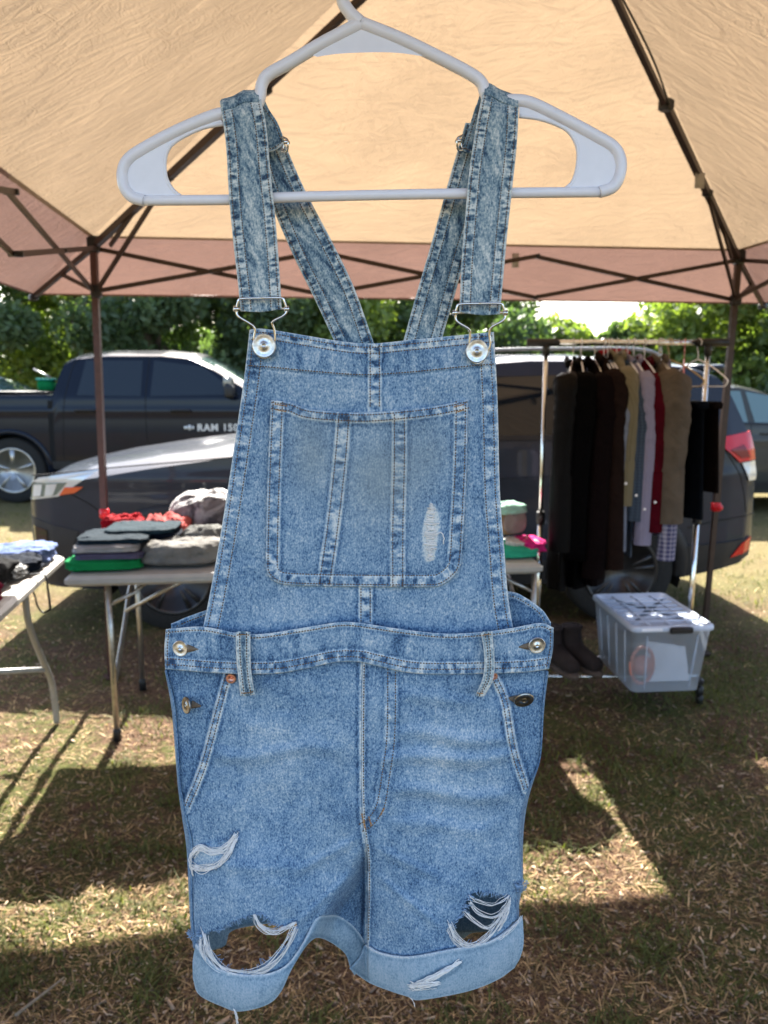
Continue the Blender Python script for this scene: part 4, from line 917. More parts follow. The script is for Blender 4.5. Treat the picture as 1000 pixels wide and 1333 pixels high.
def lettering(parent, txt, x, y, z, size, mat, name='lettering'):
    cu = bpy.data.curves.new('lettering', 'FONT'); cu.body = txt; cu.size = size*1.15; cu.extrude = .003; cu.space_character = 1.15; cu.offset = .004
    o = bpy.data.objects.new('tmp', cu); COL.objects.link(o); bpy.context.view_layer.update()
    me = bpy.data.meshes.new_from_object(o); bpy.data.objects.remove(o); me.materials.clear(); me.materials.append(mat)
    t = bpy.data.objects.new(name, me); COL.objects.link(t); t.parent = parent; t.location = (x, y, z); t.rotation_euler = (math.pi/2, 0, 0); return t
lettering(TR.T, 'RAM 1500', 2.36, -TR.hw(2.5, .93)-.006, .925, .105, M['lampwhite'])
mk('badge', join([box((2.22, -TR.hw(2.2, .95)-.006, .965), (.05, .008, .035), 0), box((2.265, -TR.hw(2.2, .95)-.006, .965), (.03, .008, .065), 0), box((2.305, -TR.hw(2.2, .95)-.006, .965), (.03, .008, .035), 0)]), M['lampwhite'], TR.T, world=False)
TR.quad('headlight', [(4.18, .92), (4.45, .94), (4.42, 1.10), (4.15, 1.13)], M['lampclear'], .008)
gb = at(62, 512, 10.3)
t = thing('cooler', 'small teal green cooler showing above the pickup bed', 'cooler', (gb[0], gb[1], 1.41))
mk('tub', box((gb[0], gb[1], 1.48), (.20, .22, .14), .2, .02), fmat('kelly_green', (.015, .30, .09)), t); mk('lid', box((gb[0], gb[1], 1.565), (.22, .24, .03), .2, .01), plain('teal_plastic', (.02, .30, .22), .4), t)
p = V3(gb[0]-.02, gb[1]-.1, 1.60); mk('handle', tube([p+V3(-.10, 0, .10), p+V3(0, 0, .05), p+V3(.12, 0, -.01)], .012, 8), M['steel'], t)
# --- white car behind the pickup bed, olive grey car at right
def simple_car(name, label, loc, rz, mat, glass):
    c = Car(name, label, 'car', loc, rz,
      zt=[(-.95, .66), (-.92, .80), (-.8, .90), (-.3, 1.0), (.6, 1.06), (.95, 1.09), (1.3, 1.28), (1.7, 1.46), (2.0, 1.53), (2.6, 1.55), (3.1, 1.50), (3.5, 1.36), (3.75, 1.15), (3.85, 1.02), (3.9, .85)],
      W=[(-.95, .55), (-.85, .74), (-.6, .85), (0, .90), (2.9, .90), (3.5, .86), (3.8, .76), (3.9, .66)], zb=[(-.95, .34), (-.6, .24), (3.2, .24), (3.9, .38)],
      belt=1.02, tum=.42, hubs=(0, 2.8), drop=[(-.95, .1), (1, .06), (3.9, .08)], mat=mat, wr=.38, ww=.33, nx=130)
    for hx in c.hubs:
        for s_ in (-1, 1): c.liner(hx, s_); c.arch(hx, mat, .03, s_); c.wheel(hx, .33, .87, M['rimsilver'], s_)
    for s_ in (-1, 1):
        c.quad('window', [(1.12, 1.06), (1.85, 1.06), (1.92, 1.42), (1.60, 1.36)], glass, side=s_); c.quad('window', [(1.93, 1.06), (2.62, 1.07), (2.62, 1.44), (1.98, 1.425)], glass, side=s_)
        c.quad('window', [(2.70, 1.08), (3.35, 1.12), (3.15, 1.36), (2.70, 1.43)], glass, side=s_)
        c.quad('window_trim', [(1.05, 1.035), (3.40, 1.075), (3.40, 1.095), (1.05, 1.055)], M['blackplastic'], .008, side=s_, n=(40, 3))
        c.line([(1.05, .4), (1.08, .8), (1.12, 1.05)], side=s_); c.line([(1.89, .4), (1.89, .8), (1.90, 1.05)], side=s_)
        mirror(c, 1.30, 1.10, s_, mat, mat); c.quad('headlight', [(-.82, .68), (-.55, .70), (-.45, .82), (-.75, .80)], M['lampclear'], side=s_)
        for x in (1.7, 2.5):
            y = c.hw(x, .94); mk('door_handle', tube(smooth_path([V3(x-.09, s_*y, .94), V3(x-.06, s_*(y+.035), .945), V3(x+.06, s_*(y+.035), .945), V3(x+.09, s_*y, .94)], 14), .011, 8), mat, c.T, world=False)
        c.quad('lower_trim', [(.45, .30), (2.4, .30), (2.4, .38), (.45, .38)], M['clad'], .01, side=s_, n=(20, 3))
    c.topquad('windshield', 1.0, 1.72, .68, .58, glass); return c
wc = simple_car('parked_car', 'silver white car whose windshield shows just above the pickup bed', (-4.75, 13.1, 0), math.pi, PW, M['glasslight']); wc.T.scale = (1, 1, 1.09)
c2 = simple_car('parked_car', 'olive grey car at the right frame edge behind the taillight of the dark grey car', (6.12, 9.75, 0), math.pi, PO, M['glasslight'])
# ------------------------------------------------------------------ the overalls
Y0 = .68; PX2M = .00071
def W3(px, py, D):           # px arrays + depth towards the camera (m) -> world points
    px = np.asarray(px, float); py = np.asarray(py, float); u = 666.5-py
    dx = px-500.; dy = 1000*CT+u*ST; dz = -1000*ST+u*CT; k = (Y0-D)/dy
    return np.stack([dx*k, dy*k, CAMZ+dz*k], -1)
def resample(P, n):
    P = np.asarray(P, float)
    if len(P) > 2: P = smooth_path(np.c_[P, np.zeros(len(P))], 8*len(P))[:, :2]
    s = np.r_[0, np.cumsum(np.linalg.norm(np.diff(P, axis=0), axis=1))]; t = np.linspace(0, s[-1], n)
    return np.stack([np.interp(t, s, P[:, 0]), np.interp(t, s, P[:, 1])], 1)
def densify(P, n=60): return resample(P, n)
def sdist(X, Y, poly, n=60):
    """signed distance (positive: screen right of downward travel, above rightward travel) and arc position"""
    P = densify(poly, n); best = np.full(X.shape, 1e9); sg = np.zeros(X.shape); sp = np.zeros(X.shape); s0 = 0
    for a, b in zip(P[:-1], P[1:]):
        t = b-a; L = np.hypot(*t)
        if L < 1e-6: continue
        t = t/L; rx = X-a[0]; ry = Y-a[1]; q = np.clip(rx*t[0]+ry*t[1], 0, L); dx = rx-q*t[0]; dy = ry-q*t[1]; d = np.hypot(dx, dy)
        m = d < best; best = np.where(m, d, best); sg = np.where(m, -(t[0]*ry-t[1]*rx), sg); sp = np.where(m, s0+q, sp); s0 += L
    return np.where(sg >= 0, best, -best), sp, s0
def inpoly(X, Y, P):
    c = np.zeros(X.shape, bool); n = len(P)
    for i in range(n):
        x0, y0 = P[i]; x1, y1 = P[(i+1) % n]
        c ^= ((y0 > Y) != (y1 > Y)) & (X < (x1-x0)*(Y-y0)/(y1-y0+1e-9)+x0)
    return c
class Panel:
    def __init__(s, top, bot, left, right, step=1.7):
        L = lambda p: sum(np.hypot(*(np.array(p[i+1])-np.array(p[i]))) for i in range(len(p)-1))
        nu = max(4, int(max(L(top), L(bot))/step)); nv = max(4, int(max(L(left), L(right))/step)); s.nu, s.nv = nu, nv
        T, B, Lf, Rt = resample(top, nu), resample(bot, nu), resample(left, nv), resample(right, nv)
        u = np.linspace(0, 1, nu)[None, :, None]; v = np.linspace(0, 1, nv)[:, None, None]
        P = (1-v)*T[None]+v*B[None]+(1-u)*Lf[:, None]+u*Rt[:, None]-((1-u)*(1-v)*T[0]+u*(1-v)*T[-1]+(1-u)*v*B[0]+u*v*B[-1])
        s.X, s.Y = P[..., 0], P[..., 1]; s.U, s.V = np.broadcast_to(u[..., 0], s.X.shape), np.broadcast_to(v[..., 0], s.X.shape)
        s.D = np.zeros(s.X.shape); s.w = .51+.30*(fbm(s.X/38, s.Y/38, 3, 4)-.5)+.16*(fbm(s.X/9, s.Y/9, 7, 3)-.5)
        s.top, s.bot, s.left, s.right = top, bot, left, right; s.holes = []
    def band(s, poly, lo, hi, seed=1, h=.0007, amp=.8, edge=.28, shade=.10, pk=4.2, lite=.05):
        d, sp, L = sdist(s.X, s.Y, poly); a = smoothstep(lo-1, lo+1, d)*(1-smoothstep(hi-1, hi+1, d))
        wdt = hi-lo; t = (d-lo)/wdt; n = vnoise(sp/pk, t*1.1, seed)*.7+vnoise(sp/(pk*.5), t*3, seed+3)*.3; n = np.clip(.5+(n-.5)*1.25, 0, 1); n = .5+(n-.5)*(.35+.9*np.clip(1-np.abs(2*t-1), 0, 1))
        n2 = fbm(sp/30, t*0, seed+9, 2)
        s.D += h*a*(.7+.8*(n-.5)*2*.5); s.w += a*((n-.5)*amp*1.75+lite+.25*(n2-.5))
        for q in (lo, hi): s.w += 1.6*edge*np.exp(-((d-q)/1.3)**2)*(.75+.4*n)
        o = np.where(d > hi, d-hi, np.where(d < lo, lo-d, 99)); s.w -= 1.7*shade*np.exp(-((o-3.4)/2.6)**2)*(.6+.8*n2)  # dark line beside the seam: unfaded indigo plus painted contact shade
        s.D -= .0003*np.exp(-((o-2.5)/2)**2)*(n-.1)
        return d, sp
    def groove(s, poly, w=1.5, depth=.0006, dark=.15, lite=.15):
        d, sp, L = sdist(s.X, s.Y, poly); s.D -= depth*np.exp(-(d/w)**2); s.w += -dark*np.exp(-(d/w)**2)+lite*np.exp(-((np.abs(d)-w*2)/1.4)**2)*vnoise(sp/6, sp*0, 5)
    def light(s, poly, lo, hi, k):
        d, _, _ = sdist(s.X, s.Y, poly); s.w += k*smoothstep(lo-1.5, lo+1.5, d)*(1-smoothstep(hi-1.5, hi+1.5, d))
    def depth(s, px, py):
        px = np.atleast_1d(px); py = np.atleast_1d(py); X, Y, D = s.X.ravel(), s.Y.ravel(), s.D.ravel(); o = np.empty(len(px))
        for i in range(len(px)): o[i] = D[np.argmin((X-px[i])**2+(Y-py[i])**2)]
        return o
    def build(s, name, parent, mat, thick=.0011, label=None):
        V = W3(s.X, s.Y, s.D).reshape(-1, 3); F = gridfaces(s.nu, s.nv)
        if s.holes:
            cx = s.X.ravel()[F].mean(1); cy = s.Y.ravel()[F].mean(1); k = np.ones(len(F), bool)
            jx = 2.2*(vnoise(cx/2.5, cy/2.5, 90)-.5); jy = 2.2*(vnoise(cx/2.5, cy/2.5, 91)-.5)
            for h in s.holes: k &= ~inpoly(cx+jx, cy+jy, h)
            F = F[k]
        o = mk(name, (V, F[:, ::-1]), mat, parent)
        a = o.data.attributes.new('wear_shade', 'FLOAT', 'POINT'); a.data.foreach_set('value', np.clip(s.w, 0, 1).astype(np.float32).ravel())  # denim fading together with the shade painted along seams
        b_ = o.data.attributes.new('tint', 'FLOAT', 'POINT'); b_.data.foreach_set('value', np.clip(getattr(s, 'tint', s.X*0), 0, 1).astype(np.float32).ravel())
        m = o.modifiers.new('thick', 'SOLIDIFY'); m.thickness = thick; m.offset = -1
        if label: o['label'] = label
        s.obj = o; return o
def denim(name, stops, fine=.85, sheen=.1):
    s = NT(name); a = s.n('ShaderNodeAttribute', attribute_name='wear_shade'); co = s.coord()
    f1 = s.noise(760, s.coord((1, 1, .6)), 2, .6); f2 = s.noise(420, co, 3, .6); f3 = s.noise(60, co, 4, .6)
    w = s.math('ADD', a.outputs['Fac'], s.math('MULTIPLY', s.math('SUBTRACT', f1, .5), fine*1.5))
    f4 = s.noise(300, s.coord((1, 1, .12)), 2, .5); w = s.math('ADD', w, s.math('MULTIPLY', s.math('SUBTRACT', f4, .5), .30))
    w = s.math('ADD', w, s.math('MULTIPLY', s.math('SUBTRACT', f2, .5), fine*.8)); w = s.math('ADD', w, s.math('MULTIPLY', s.math('SUBTRACT', f3, .5), .22))
    col = s.ramp(w, stops)
    ti = s.n('ShaderNodeAttribute', attribute_name='tint'); tm = s.n('ShaderNodeMix', data_type='RGBA'); s.l(ti.outputs['Fac'], tm.inputs[0]); s.l(col, tm.inputs[6]); tm.inputs[7].default_value = (.27, .31, .30, 1); col = tm.outputs[2]
    h = s.math('ADD', f1, s.math('MULTIPLY', f2, .6))
    return s.out(s.bsdf(col, .92, 0, s.bump(h, .35, .0004), spec=.15, sheen=sheen))
DEN = denim('washed_blue_denim', [(.0, (.028, .060, .125, 1)), (.25, (.080, .160, .285, 1)), (.48, (.192, .312, .445, 1)), (.72, (.37, .475, .575, 1)), (1, (.70, .73, .72, 1))])
DENS = denim('washed_strap_denim', [(.0, (.030, .055, .105, 1)), (.25, (.085, .150, .215, 1)), (.48, (.205, .295, .355, 1)), (.72, (.40, .475, .50, 1)), (1, (.70, .72, .69, 1))])
DENI = denim('denim_reverse_side', [(.0, (.11, .19, .27, 1)), (.3, (.19, .29, .38, 1)), (.55, (.31, .42, .51, 1)), (.8, (.42, .50, .58, 1)), (1, (.66, .69, .71, 1))], fine=.62)
STC = {}
def stitches(pan, poly, off, key='thread', pitch=3.7, ln=2.6, w=.78, skip=0):
    P = densify(poly, 120); t = np.gradient(P, axis=0); t /= np.linalg.norm(t, axis=1)[:, None]+1e-9
    Q = P+np.stack([t[:, 1], -t[:, 0]], 1)*off; s = np.r_[0, np.cumsum(np.linalg.norm(np.diff(Q, axis=0), axis=1))]
    k = np.arange(skip+1, s[-1]-ln-skip, pitch); k = k+RNG.normal(0, .12, len(k))
    a = np.stack([np.interp(k, s, Q[:, 0]), np.interp(k, s, Q[:, 1])], 1); b = np.stack([np.interp(k+ln, s, Q[:, 0]), np.interp(k+ln, s, Q[:, 1])], 1)
    m = (a+b)/2; D = pan.depth(m[:, 0], m[:, 1]) if len(m) else []
    for i in range(len(m)):
        u = b[i]-a[i]; u = u/np.linalg.norm(u); n = np.array([-u[1], u[0]])*w; V = []
        for q, dd in ((a[i], .00002), (a[i]*.7+b[i]*.3, .00045), (a[i]*.3+b[i]*.7, .00045), (b[i], .00002)):
            V += [q[0]-n[0], q[1]-n[1], D[i]+dd-.0003, q[0], q[1], D[i]+dd+.0002, q[0]+n[0], q[1]+n[1], D[i]+dd-.0003]
        STC.setdefault((id(pan), key), []).append(np.array(V).reshape(-1, 3))
def flush_stitches(pan, key='thread'):
    L = STC.get((id(pan), key))
    if not L: return
    A = np.array(L); n = len(A); V = W3(A[..., 0], A[..., 1], A[..., 2]).reshape(-1, 3); F = []
    b = np.arange(n)[:, None]*12
    F = np.concatenate([b+[3*r+c, 3*r+c+1, 3*r+c+4, 3*r+c+3] for r in range(3) for c in range(2)], 0)
    mk('stitching', (V, F), M[key], pan.obj)
OV = thing('denim_overalls', 'light wash distressed denim overall shorts hanging from the white hanger', 'overalls', (0, Y0, 1.30))

# garment base depth: legs as flattened tubes, front bulging towards the camera
def shorts_depth(X, Y):
    yl = [871, 1000, 1062, 1110, 1200, 1320]; L = np.interp(Y, yl, [216, 236, 244, 250, 252, 252]); Rr = np.interp(Y, yl, [714, 704, 676, 676, 674, 680])
    t = np.clip((X-L)/(Rr-L), 0, 1); one = .014*(1-np.abs(2*t-1)**3)
    k = smoothstep(1040, 1200, Y); cxm = 476.
    tl = np.clip((X-L)/(cxm-L), 0, 1); tr = np.clip((X-cxm)/(Rr-cxm), 0, 1)
    legs = np.where(X < cxm, .034*np.sin(np.pi*tl**.85)**.8, .030*np.sin(np.pi*tr**1.0)**.8) - .006
    D = one*(1-k)+legs*k
    # inner thigh of the left leg falls away from the camera
    cre = 478-np.interp(Y, [1080, 1140, 1200, 1240], [0, 28, 66, 80]); D -= .030*k*smoothstep(0, 26, X-cre)*(X < cxm+3)
    for yy, am, x0, x1, sl in ((955, .0012, 500, 690, .05), (990, .0016, 480, 690, -.03), (1030, .0014, 490, 680, .04), (1075, .0010, 500, 660, .02), (985, .0010, 260, 460, -.06), (1120, .0010, 260, 420, .10), (910, .0009, 500, 640, 0)):
        D += 2.7*am*np.exp(-((Y-yy-sl*(X-x0)-4*np.sin(X/23))/9)**2)*smoothstep(x0, x0+40, X)*(1-smoothstep(x1-40, x1, X))
    D += .0060*(fbm(X/50, Y/42, 77, 3)-.5)
    for x0, y0, sx, sy in ((478, 1085, -1, .55), (478, 1100, 1, .45), (478, 1130, 1, .8), (478, 1120, -1, .9)):
        q = (X-x0)*sx; D += .0022*np.exp(-((Y-y0-q*sy)/7)**2)*smoothstep(4, 30, q)*(1-smoothstep(60, 120, q))
    return D
HA = [(262, 1218), (275, 1212), (285, 1211), (306, 1200), (324, 1193), (340, 1190), (350, 1198), (360, 1204), (371, 1206), (386, 1200), (386, 1208), (376, 1228), (355, 1248), (334, 1263), (315, 1267), (298, 1265), (282, 1250), (269, 1230)]
HB = [(602, 1189), (608, 1172), (616, 1163), (630, 1162), (648, 1165), (662, 1167), (662, 1178), (655, 1192), (647, 1206), (633, 1224), (612, 1233), (594, 1222), (587, 1210)]
HB2 = [(659, 1212), (668, 1200), (676, 1196), (672, 1206), (662, 1215), (654, 1219)]
# -- back of the shorts (seen through the rips and inside the cuffs)
bk = Panel([(226, 880), (470, 880), (706, 880)], [(258, 1236), (300, 1210), (380, 1196), (440, 1186), (474, 1190), (560, 1212), (672, 1212)], [(226, 880), (242, 1060), (258, 1236)], [(706, 880), (684, 1045), (672, 1212)], 4)
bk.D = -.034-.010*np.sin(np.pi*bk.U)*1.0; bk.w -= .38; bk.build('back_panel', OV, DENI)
bw = Panel([(224, 812), (242, 804), (264, 796), (330, 776), (470, 768), (600, 766), (663, 770), (684, 778), (706, 794), (716, 810)], [(226, 884), (470, 872), (708, 884)], [(224, 812), (226, 884)], [(716, 810), (708, 884)], 2.2)
bw.D = -.004-.030*np.sin(np.pi*np.clip(bw.U, 0, 1))**.6
bw.band(bw.top[::-1], 0, 6, 5, amp=.4); bw.w -= .12; bw.build('back_waistband', OV, DEN); stitches(bw, bw.top[::-1], 5.5); flush_stitches(bw)
bb = Panel([(345, 452), (480, 455), (625, 450)], [(300, 790), (470, 780), (640, 790)], [(345, 452), (300, 790)], [(625, 450), (640, 790)], 5)
bb.D = -.024+0*bb.U; bb.w -= .1; bb.build('back_bib', OV, DEN)
# -- legs (one front panel each)
Lout = [(217, 871), (228, 917), (232, 967), (236, 1023), (243, 1062), (251, 1099), (251, 1148), (252, 1200), (256, 1232)]
Rout = [(713, 873), (708, 917), (706, 967), (702, 995), (690, 1022), (681, 1043), (675, 1068), (675, 1100), (678, 1144), (670, 1172), (674, 1200)]
hemL = [(256, 1232), (272, 1252), (290, 1264), (320, 1270), (350, 1268), (375, 1256), (394, 1230), (412, 1197), (426, 1192), (442, 1193), (462, 1208), (477, 1232)]
hemR = [(477, 1232), (496, 1242), (532, 1247), (580, 1239), (636, 1228), (674, 1200)]
crot = [(472, 861), (471, 960), (472, 1060), (478, 1110), (479, 1160), (477, 1232)]
fly = [(517, 866), (516, 956), (509, 1012), (502, 1051), (488, 1074), (473, 1084)]
pkL = [(292, 876), (278, 928), (260, 995), (238, 1050)]; pkR = [(645, 873), (662, 911), (673, 973), (690, 1026)]
pl_ = Panel([(217, 871), (295, 877), (357, 877), (396, 871), (438, 862), (472, 861)], hemL, Lout, crot); pl_.D = shorts_depth(pl_.X, pl_.Y)
pl_.band(pkL, 0, 10, 11, .0011, amp=.5, edge=.28, shade=.12, lite=.10)
d, sp, _ = sdist(pl_.X, pl_.Y, pkL); pl_.D -= .0028*smoothstep(1, -2, d)*(pl_.Y < 1062); pl_.w -= .05*smoothstep(0, -4, d)*(pl_.Y < 1055)
pl_.band(crot, -2.5, 0, 12, .0006, amp=.3, edge=.2, shade=.16, lite=0)
pl_.w += .15*np.exp(-(((pl_.X-360)/75)**2+((pl_.Y-980)/90)**2))-.05
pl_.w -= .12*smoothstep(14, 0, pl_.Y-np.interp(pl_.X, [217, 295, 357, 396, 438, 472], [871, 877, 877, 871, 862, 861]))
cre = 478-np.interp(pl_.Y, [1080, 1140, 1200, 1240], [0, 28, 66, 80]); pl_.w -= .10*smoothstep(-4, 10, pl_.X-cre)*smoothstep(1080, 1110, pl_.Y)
pl_.holes = [HA]
ripC = [(255, 1103), (270, 1098), (288, 1096), (300, 1088), (311, 1083), (306, 1100), (296, 1117), (281, 1130), (262, 1134), (251, 1126)]
m_ = inpoly(pl_.X, pl_.Y, ripC); pl_.w = np.where(m_, pl_.w+.06+.25*(vnoise(pl_.X/10+pl_.Y/8, (pl_.Y-pl_.X*-.4)/2.0, 8)), pl_.w)
for hp in (HA, ripC):
    dd, sp, _ = sdist(pl_.X, pl_.Y, hp+[hp[0]]); q = np.exp(-(np.abs(dd)/2.6)**2); pl_.w += q*(.15*vnoise(sp/2.2, sp*0, 6)-.22); pl_.D += .0010*q*(vnoise(sp/2.5, sp*0, 9)-.2)
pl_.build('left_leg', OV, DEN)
pr_ = Panel([(472, 861), (491, 866), (544, 876), (628, 876), (684, 874), (713, 873)], hemR, crot, Rout); pr_.D = shorts_depth(pr_.X, pr_.Y)+.0009
pr_.band(pkR, -10, 0, 13, .0011, amp=.5, edge=.28, shade=.12, lite=.10)
d, sp, _ = sdist(pr_.X, pr_.Y, pkR); pr_.D -= .0030*smoothstep(-1, 2, d)*(pr_.Y < 1040); pr_.w -= .05*smoothstep(0, 4, d)*(pr_.Y < 1030)
pr_.band(fly, -15, 0, 14, .0007, amp=.28, edge=.08, shade=.08, lite=-.02)
dfly, spf, _ = sdist(pr_.X, pr_.Y, fly); pr_.w += .55*(vnoise(spf/5.5, dfly/5, 15)-.5)*np.exp(-((dfly+9)/4)**2)
pr_.band(crot, 0, 2.5, 16, .0008, amp=.3, edge=.25, shade=.10, lite=.1)
pr_.w += .13*np.exp(-(((pr_.X-590)/70)**2+((pr_.Y-1000)/80)**2))-.05
for yy in (952, 985, 1022, 1066): pr_.w += .09*np.exp(-((pr_.Y-yy-4*np.sin(pr_.X/23))/8)**2)*smoothstep(520, 560, pr_.X)*(1-smoothstep(640, 670, pr_.X))
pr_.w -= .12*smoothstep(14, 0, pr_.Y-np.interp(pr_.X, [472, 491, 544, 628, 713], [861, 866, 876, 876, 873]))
pr_.holes = [HB, HB2]
for hp in (HB, HB2):
    dd, sp, _ = sdist(pr_.X, pr_.Y, hp+[hp[0]]); q = np.exp(-(np.abs(dd)/2.4)**2); pr_.w += q*(.15*vnoise(sp/2.2, sp*0, 6)-.20); pr_.D += .0009*q*(vnoise(sp/2.5, sp*0, 9)-.2)
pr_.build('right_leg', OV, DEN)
for of in (2.5, 8.0): stitches(pl_, pkL, of)
for of in (-2.5, -8.0): stitches(pr_, pkR, of)
for of in (-2.0, -12.0): stitches(pr_, fly, of)
stitches(pr_, crot, 2.2, skip=4)
for a_, b_ in (((471, 1058), (476, 1080)), ((480, 1062), (484, 1076)), ((495, 1062), (501, 1050))): stitches(pr_, [a_, ((a_[0]+b_[0])/2, (a_[1]+b_[1])/2), b_], 0, 'thread_or', 2.2, 2.0, 1.2)
flush_stitches(pl_); flush_stitches(pr_); flush_stitches(pr_, 'thread_or')
def side(front, fd, back, bd):
    a = densify(front, 60); b = densify(back, 60); V = []
    for t in np.linspace(0, 1, 8):
        bul = math.sin(math.pi*t)*.003; V.append(W3(a[:, 0]*(1-t)+b[:, 0]*t, a[:, 1]*(1-t)+b[:, 1]*t, (fd+.001)*(1-t)+bd*t)+np.array([(-1 if a[0][0] < 470 else 1)*bul, 0, 0]))
    o = mk('side_panel', (np.concatenate(V), gridfaces(60, 8)), DEN, OV); at_ = o.data.attributes.new('wear_shade', 'FLOAT', 'POINT'); at_.data.foreach_set('value', (.36+.3*(fbm(np.arange(480) % 60/6., np.arange(480)//60/2., 5)-.5)).astype(np.float32))
    md = o.modifiers.new('thick', 'SOLIDIFY'); md.thickness = .0012
side(Lout, shorts_depth(densify(Lout, 60)[:, 0], densify(Lout, 60)[:, 1]), [(226, 880), (242, 1060), (258, 1236)], -.034)
side(Rout, shorts_depth(densify(Rout, 60)[:, 0], densify(Rout, 60)[:, 1]), [(706, 880), (684, 1045), (672, 1212)], -.034)
# -- cuffs
cL = Panel([(255, 1228), (272, 1250), (290, 1263), (320, 1269), (350, 1267), (374, 1255), (393, 1229), (411, 1196), (426, 1191), (442, 1192), (463, 1207), (478, 1230)],
           [(251, 1273), (259, 1295), (288, 1310), (312, 1317), (348, 1308), (366, 1291), (381, 1260), (403, 1227), (420, 1222), (448, 1240), (457, 1262), (462, 1270)],
           [(255, 1228), (251, 1250), (251, 1273)], [(478, 1230), (474, 1250), (462, 1270)], 1.6)
cL.D = shorts_depth(cL.X, np.minimum(cL.Y, 1240))+.0035+.003*np.sin(np.pi*cL.V)-.004*smoothstep(395, 415, cL.X)
cL.w = cL.w+.02-.08*smoothstep(400, 420, cL.X); cL.band(cL.bot[::-1], 0, 3, 31, .0004, amp=.2, edge=.1); cL.band(cL.top, -2, 0, 30, .0003, amp=.2, edge=.2)
cL.build('cuff', OV, DENI, .0022)
cR = Panel([(476, 1229), (496, 1240), (532, 1245), (580, 1237), (636, 1226), (668, 1205), (680, 1192)],
           [(456, 1262), (480, 1279), (507, 1290), (532, 1298), (548, 1302), (608, 1291), (647, 1276), (670, 1260)], [(476, 1229), (470, 1246), (456, 1262)], [(680, 1192), (682, 1225), (678, 1245), (670, 1260)], 1.6)
cR.D = shorts_depth(cR.X, np.minimum(cR.Y, 1240))+.0045+.003*np.sin(np.pi*cR.V); cR.w += .05
cR.band(cR.bot[::-1], 0, 3, 33, .0004, amp=.2, edge=.1); cR.band(cR.top, -2, 0, 34, .0003, amp=.2, edge=.2)
ripD = [(534, 1280), (552, 1272), (575, 1261), (597, 1251), (600, 1256), (590, 1266), (572, 1276), (566, 1286), (540, 1290)]
dd, sp, _ = sdist(cR.X, cR.Y, ripD+[ripD[0]]); cR.w -= .35*np.exp(-(dd/2.5)**2)*(cR.Y < 1290)
cR.build('cuff', OV, DENI, .0022)
def back_cuff(T_, B_):
    p = Panel(T_, B_, [T_[0], B_[0]], [T_[-1], B_[-1]], 3); p.D = -.032-.010*np.sin(np.pi*p.U); p.w -= .05; p.build('back_cuff', OV, DENI)
back_cuff([(262, 1196), (300, 1196), (345, 1186), (400, 1185), (470, 1188)], [(262, 1240), (292, 1232), (302, 1212), (345, 1203), (400, 1200), (470, 1212)])
back_cuff([(482, 1188), (560, 1190), (620, 1192), (674, 1188)], [(482, 1222), (560, 1216), (600, 1222), (618, 1214), (674, 1212)])
# -- bib
btop = [(325, 429), (345, 428), (400, 437), (450, 445), (485, 447), (530, 443), (580, 438), (620, 434), (643, 432)]
bL = [(325, 429), (318, 490), (308, 560), (296, 640), (283, 720), (270, 790), (263, 822)]; bR = [(643, 432), (647, 500), (649, 560), (651, 640), (657, 720), (662, 780), (669, 822)]
bib = Panel(btop, [(263, 822), (330, 828), (396, 820), (450, 813), (520, 820), (600, 828), (669, 822)], bL, bR)
bib.D = .004*(1-np.abs(2*bib.U-1)**3)*1.2+.0065*(fbm(bib.X/52, bib.Y/60, 55, 3)-.5)+.001*np.sin((bib.Y+.3*bib.X)/27)*smoothstep(740, 830, bib.Y)*.5
seamT = [(322, 478), (360, 481), (400, 485), (470, 490), (530, 487), (600, 480), (646, 476)]
bib.D += .0012*smoothstep(-1, 1, sdist(bib.X, bib.Y, seamT)[0])
bib.band(btop[::-1], 0, 11, 21, .0006, amp=.75, edge=.25, shade=.06)
bib.w += .30*(fbm(bib.X/7, bib.Y/26, 22, 3)-.5)*smoothstep(-2, 2, sdist(bib.X, bib.Y, seamT)[0])*2.0
bib.groove(seamT, 1.4, .0005, .18, .18)
bib.band(bL, 0, 20, 23, .0006, amp=.50, edge=.16, shade=.05, lite=.02); bib.band(bR[::-1], 0, 20, 24, .0006, amp=.50, edge=.16, shade=.05, lite=.02)
bib.w += .25*np.exp(-((sdist(bib.X, bib.Y, bL)[0])/2.2)**2)+.25*np.exp(-((sdist(bib.X, bib.Y, bR)[0])/2.2)**2)
for c_ in ([(488, 446), (488, 540)], [(476, 755), (476, 822)]): bib.band(c_, -8, 8, 25, .0009, amp=.8, edge=.25)
for x_, y_ in ((440, 520), (520, 520), (600, 790), (380, 800)): bib.w += .08*np.exp(-(((bib.X-x_)/50)**2+((bib.Y-y_)/30)**2))
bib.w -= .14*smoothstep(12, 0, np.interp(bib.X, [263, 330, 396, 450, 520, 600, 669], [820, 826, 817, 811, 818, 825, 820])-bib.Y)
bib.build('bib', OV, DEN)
stitches(bib, btop, -5.0); stitches(bib, btop, -13); stitches(bib, seamT, 2.5)
for p_, sg in ((bL, 1), (bR, -1)): stitches(bib, p_, 6*sg); stitches(bib, p_, 19*sg)
for x_ in (482, 494): stitches(bib, [(x_, 448), (x_, 490), (x_, 530)], 0)
for x_ in (470, 482): stitches(bib, [(x_, 765), (x_, 790), (x_, 812)], 0)
flush_stitches(bib)
